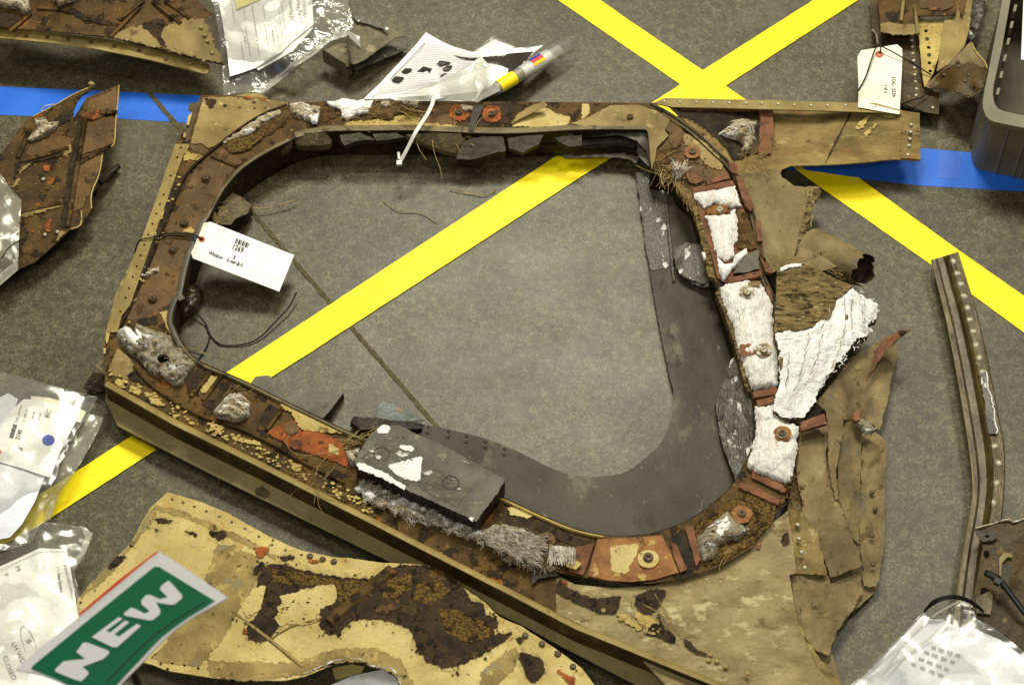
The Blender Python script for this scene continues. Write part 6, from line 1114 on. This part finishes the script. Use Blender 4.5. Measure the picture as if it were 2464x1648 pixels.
for (a, b) in (((610, 1240), (885, 1325)), ((550, 1280), (845, 1385)), ((510, 1340), (795, 1445)), ((440, 1380), (752, 1500))):
    (x1, y1_), (x2, y2_) = e3(a, b); n = 4; 
    for k in range(n):
        f0_, f1_ = k / n + R.uniform(0, .04), (k + 1) / n - R.uniform(.05, .09); m_ = 7
        for j in range(m_):
            g0 = f0_ + (f1_ - f0_) * j / m_; g1 = g0 + (f1_ - f0_) / m_ * .62
            wd.append(bar(x1 + (x2 - x1) * g0, y1_ + (y2_ - y1_) * g0, x1 + (x2 - x1) * g1, y1_ + (y2_ - y1_) * g1, R.uniform(4.5, 8)))
quads('printed_lines', WB, wd, 'ink_soft', lambda x, y: hWb(x, y) + .004)

# ================================================================== DEBRIS, TOP RIGHT
TR = thing('debris_panel', 'riveted brown and tan debris piece with a bent tab, at the top right', 'debris panel', (2200, 150))
DS = sheet('dark_strip', TR, d4((668, -80), (690, 240), (725, 320), (745, 400), (790, 470), (930, 480), (925, 880), (1060, 930), (1250, 962), (1257, 780), (1110, 740), (1062, 140), (1050, -80)), 'olive_dark', .03, .003, grid=14, bump=.001, jag=1)
rivet(DS, d4((1022, 340), (1028, 395), (1033, 450), (1040, 510), (1045, 570), (1050, 628), (1057, 686), (1062, 747), (1060, 800), (1200, 905)), .031, .0038, .002, 'rivet')
tube('white_edge', DS, [(*p, .032) for p in d4((690, 250), (725, 290), (738, 370))], .0018, 'dirty_white')
BU = sheet('brown_panel', TR, d4((735, -80), (755, 150), (770, 275), (860, 292), (1066, 292), (1062, 135), (1390, 130), (1425, -80)), 'brown', .06, .003, grid=14, bump=.001)
sheet('bare_patch', BU, d4((762, 200), (850, 195), (1000, 215), (1064, 205), (1066, 290), (860, 290), (770, 272)), 'tan', .0622, .001, jag=3)
sheet('panel_bay', BU, d4((1080, -80), (1390, -80), (1380, 60), (1300, 90), (1090, 70)), 'brown_flat', .0625, .001, jag=2)
tube('rib', BU, [(*p, .064) for p in d4((960, -40), (935, 180))], .004, 'tan', 6, 1, 0); tube('rib', BU, [(*p, .064) for p in d4((1050, 60), (1075, 290))], .004, 'tan_grey', 6, 1, 0)
CS = sheet('holed_strip', TR, d4((1068, 135), (1180, 190), (1305, 180), (1270, 340), (1255, 460), (1222, 560), (1190, 650), (1130, 730), (1110, 600)), 'cream_paint', .045, .002, jag=2, holes=[circ(x, y, 4.6, 9) for x, y in d4((1143, 262), (1152, 332), (1165, 400), (1168, 466), (1172, 530), (1180, 598))])
rivet(CS, d4((1168, 466), (1152, 332)), .044, .004, .003, 'screw', 'bolt', True)
sheet('dark_backing', TR, d4((1080, 200), (1290, 190), (1200, 640), (1120, 650)), 'hole_dark', .038, .002)  # near-black sheet added so the holes above it look deep and dark
sheet('tan_plate', TR, d4((1300, 175), (1395, 125), (1430, -80), (1545, -80), (1505, 250), (1465, 390), (1330, 540), (1235, 600), (1260, 400)), 'tan', .05, .002, grid=12, bump=.001, jag=1)
sheet('corrosion_and_recess_patch', TR, d4((1420, -40), (1490, -40), (1470, 100), (1440, 180), (1425, 100)), 'brown', .0525, .0006, jag=4)
BT2 = sheet('bent_tab', TR, d4((1130, 722), (1300, 572), (1420, 450), (1520, 350), (1545, 390), (1640, 520), (1668, 640), (1612, 760), (1560, 790), (1500, 822), (1410, 772), (1280, 745), (1170, 740)), 'skin', [(2230, 205, .045), (2340, 110, .085), (2370, 200, .10), (2330, 235, .085)], .002, grid=10, bump=.002, bs=.03, jag=1)
hb = hf([(2230, 205, .046), (2340, 110, .086), (2370, 200, .101), (2330, 235, .086)])
sheet('sooty_patch', BT2, d4((1160, 715), (1300, 590), (1500, 520), (1640, 560), (1660, 640), (1600, 750), (1500, 810), (1400, 765)), 'olive_dark', lambda x, y: hb(x, y) + .002, .0008, jag=6)
rivet(BT2, d4((1335, 565), (1505, 630), (1475, 680), (1300, 628), (1415, 560), (1410, 770), (1410, 520)), lambda x, y: hb(x, y) + .002, .0042, .003, 'screw')
tube('white_edge', BT2, [(*p, hb(*p)) for p in d4((1525, 360), (1570, 450), (1640, 525), (1665, 620))], .0018, 'cream_paint')
sheet('shiny_edge', TR, d4((1540, -80), (1665, -80), (1640, 60), (1590, 200), (1565, 290), (1520, 345), (1490, 300), (1520, 120)), 'retainer_scuff_highlight', .03, .004, jag=3, grid=9, bump=.006, bs=.06, sharp=True)
LT = thing('paper_tag', 'cream paper tag with a handwritten log number by the brown debris at the top right', 'tag', (2110, 200))
hLt = hf([(2110, 115, .06), (2170, 130, .06), (2120, 270, .095)])
sheet('tag_sheet', LT, d4((600, 425), (900, 375), (943, 410), (946, 480), (935, 700), (922, 960), (740, 930), (575, 900), (578, 700), (568, 480)), 'card', hLt, .0006, grid=16, holes=[circ(*d4((755, 450))[0], 3, 8)])
hL1 = lambda x, y: hLt(x, y) + .001
disc('eyelet', LT, *d4((753, 457))[0], 9.5, 'eyelet', hL1, .0004, 16, hole=3)
for s, at, sz in (('LOG  2229', (858, 645), 12.5), ('1 of 3', (795, 708), 10.5)):
    text(LT, s, d4(at)[0], (0, sz * .88), (sz, 0), hL1, 'ink', 'handwriting', wob=.05, sx=.95)
for pts, hs in (((((752, 455), (765, 410), (750, 382), (715, 420), (640, 640), (585, 745), (578, 790))), (.062, .07, .075, .074, .085, .088, .08)), ((((750, 382), (850, 430), (945, 485), (1090, 570), (1190, 632))), (.075, .075, .072, .056, .05)), ((((930, 880), (1020, 845), (1110, 815), (1185, 760))), (.09, .05, .04, .04)), ((((930, 872), (1020, 905), (1130, 950), (1180, 1040))), (.09, .05, .036, .01))):
    tube('cord', LT, [(*p, h) for p, h in zip(d4(*pts), hs)], .0014, 'cord_black')

# ================================================================== GREY BIN
BN = thing('storage_bin', 'grey plastic storage bin with a rounded rim at the right edge', 'storage bin', (2440, 330))
HR = .165
ro = [(2430, -80), (2414, -11), (2390, 115), (2368, 225), (2365, 247), (2366, 262), (2372, 279), (2382, 289), (2394, 294), (2464, 308), (2760, 362), (2800, 160), (2820, -80)]
ri = [(2446, -60), (2432, -2), (2412, 110), (2391, 205), (2389, 230), (2393, 250), (2402, 262), (2416, 268), (2464, 279), (2740, 326), (2770, 160), (2790, -60)]
sheet('rim', BN, ro, 'bin_grey', HR, .012, holes=[ri])
co_ = [P(x, y, HR - .01) for x, y in ro]; cx_ = sum((p for p in co_), Vector()) / len(co_)
def loft(name, top, bot, zt, zb, mat, s0_, s1_):
    V, F = [], []; n = len(top)
    for p in top: V.append(Vector((cx_.x + (p.x - cx_.x) * s0_, cx_.y + (p.y - cx_.y) * s0_, zt)))
    for p in bot: V.append(Vector((cx_.x + (p.x - cx_.x) * s1_, cx_.y + (p.y - cx_.y) * s1_, zb)))
    for i in range(n): j = (i + 1) % n; F.append((i, j, n + j, n + i))
    return mesh_obj(name, V, F, mat, BN, False)
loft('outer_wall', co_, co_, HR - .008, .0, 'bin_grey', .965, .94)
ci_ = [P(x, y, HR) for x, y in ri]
loft('inner_wall', ci_, ci_, HR - .004, .012, 'bin_shaded', .995, .95)
mesh_obj('bin_floor', [Vector((cx_.x + (p.x - cx_.x) * .96, cx_.y + (p.y - cx_.y) * .96, .014)) for p in ci_], [tuple(range(len(ci_)))], 'bin_shaded', BN, False)
for i, fs in ((1, (.25, .45, .75, .95)), (2, (.2, .45, .7, .9)), (3, (.3,)), (9, (.04, .10, .26, .32, .5, .56, .76, .82)), (8, (.5,))):
    for f in fs:                                          # upright ribs on the outside walls
        a = co_[i]; b = co_[(i + 1) % len(co_)]; p = a.lerp(b, f)
        p0 = Vector((cx_.x + (p.x - cx_.x) * .968, cx_.y + (p.y - cx_.y) * .968, HR - .012)); p1 = Vector((cx_.x + (p.x - cx_.x) * .945, cx_.y + (p.y - cx_.y) * .945, .002))
        V, F = sweep([p0, p1], .0045, 4); mesh_obj('wall_rib', V, F, 'bin_grey', BN, False)
for i in range(6):
    x, y = 2441 - i * 8.2, 12 + i * 40
    sheet('divider_slot', BN, [(x, y), (x + 7, y), (x + 3, y + 16), (x - 4, y + 16)], 'bin_grey', HR - .014, .02)
sheet('label', BN, d4((1962, -40), (1990, -40), (1975, 505), (1940, 500)), 'paper', HR - .02, .001)

# ------------------------------------------------------------------ crumbs and lint fallen on the floor
V, F = [], []
for k in range(340):
    x, y = (R.gauss(900, 420), R.gauss(480, 180)) if k % 2 else (R.uniform(0, 2464), R.uniform(0, 1648))
    p = P(x, y, 0); s = R.uniform(.0004, .0014) * (2 if k % 23 == 0 else 1); b = len(V)
    V += [p + Vector((R.uniform(-s, s), R.uniform(-s, s), .0002)) for _ in range(3)] + [p + Vector((0, 0, s))]; F += [(b, b + 1, b + 3), (b + 1, b + 2, b + 3), (b + 2, b, b + 3)]
o = mesh_obj('floor_crumbs', V, F, 'tile_black', None, False); tag(o, 'tiny dark crumbs of debris scattered over the grey floor', 'crumbs', kind='stuff')

GROUPS = {'tape': 'tapes on the floor', 'tag': 'paper tags', 'plastic bag': 'clear plastic bags', 'debris panel': 'debris panels round the frame', 'cable tie': 'cable ties', 'tile fragment': 'tile fragments in the opening', 'wire': 'black wires in the opening', 'metal bracket': 'metal brackets'}
for o in bpy.data.objects:
    if o.parent is None and o.get('category') in GROUPS and not o.get('group'): o['group'] = GROUPS[o['category']]
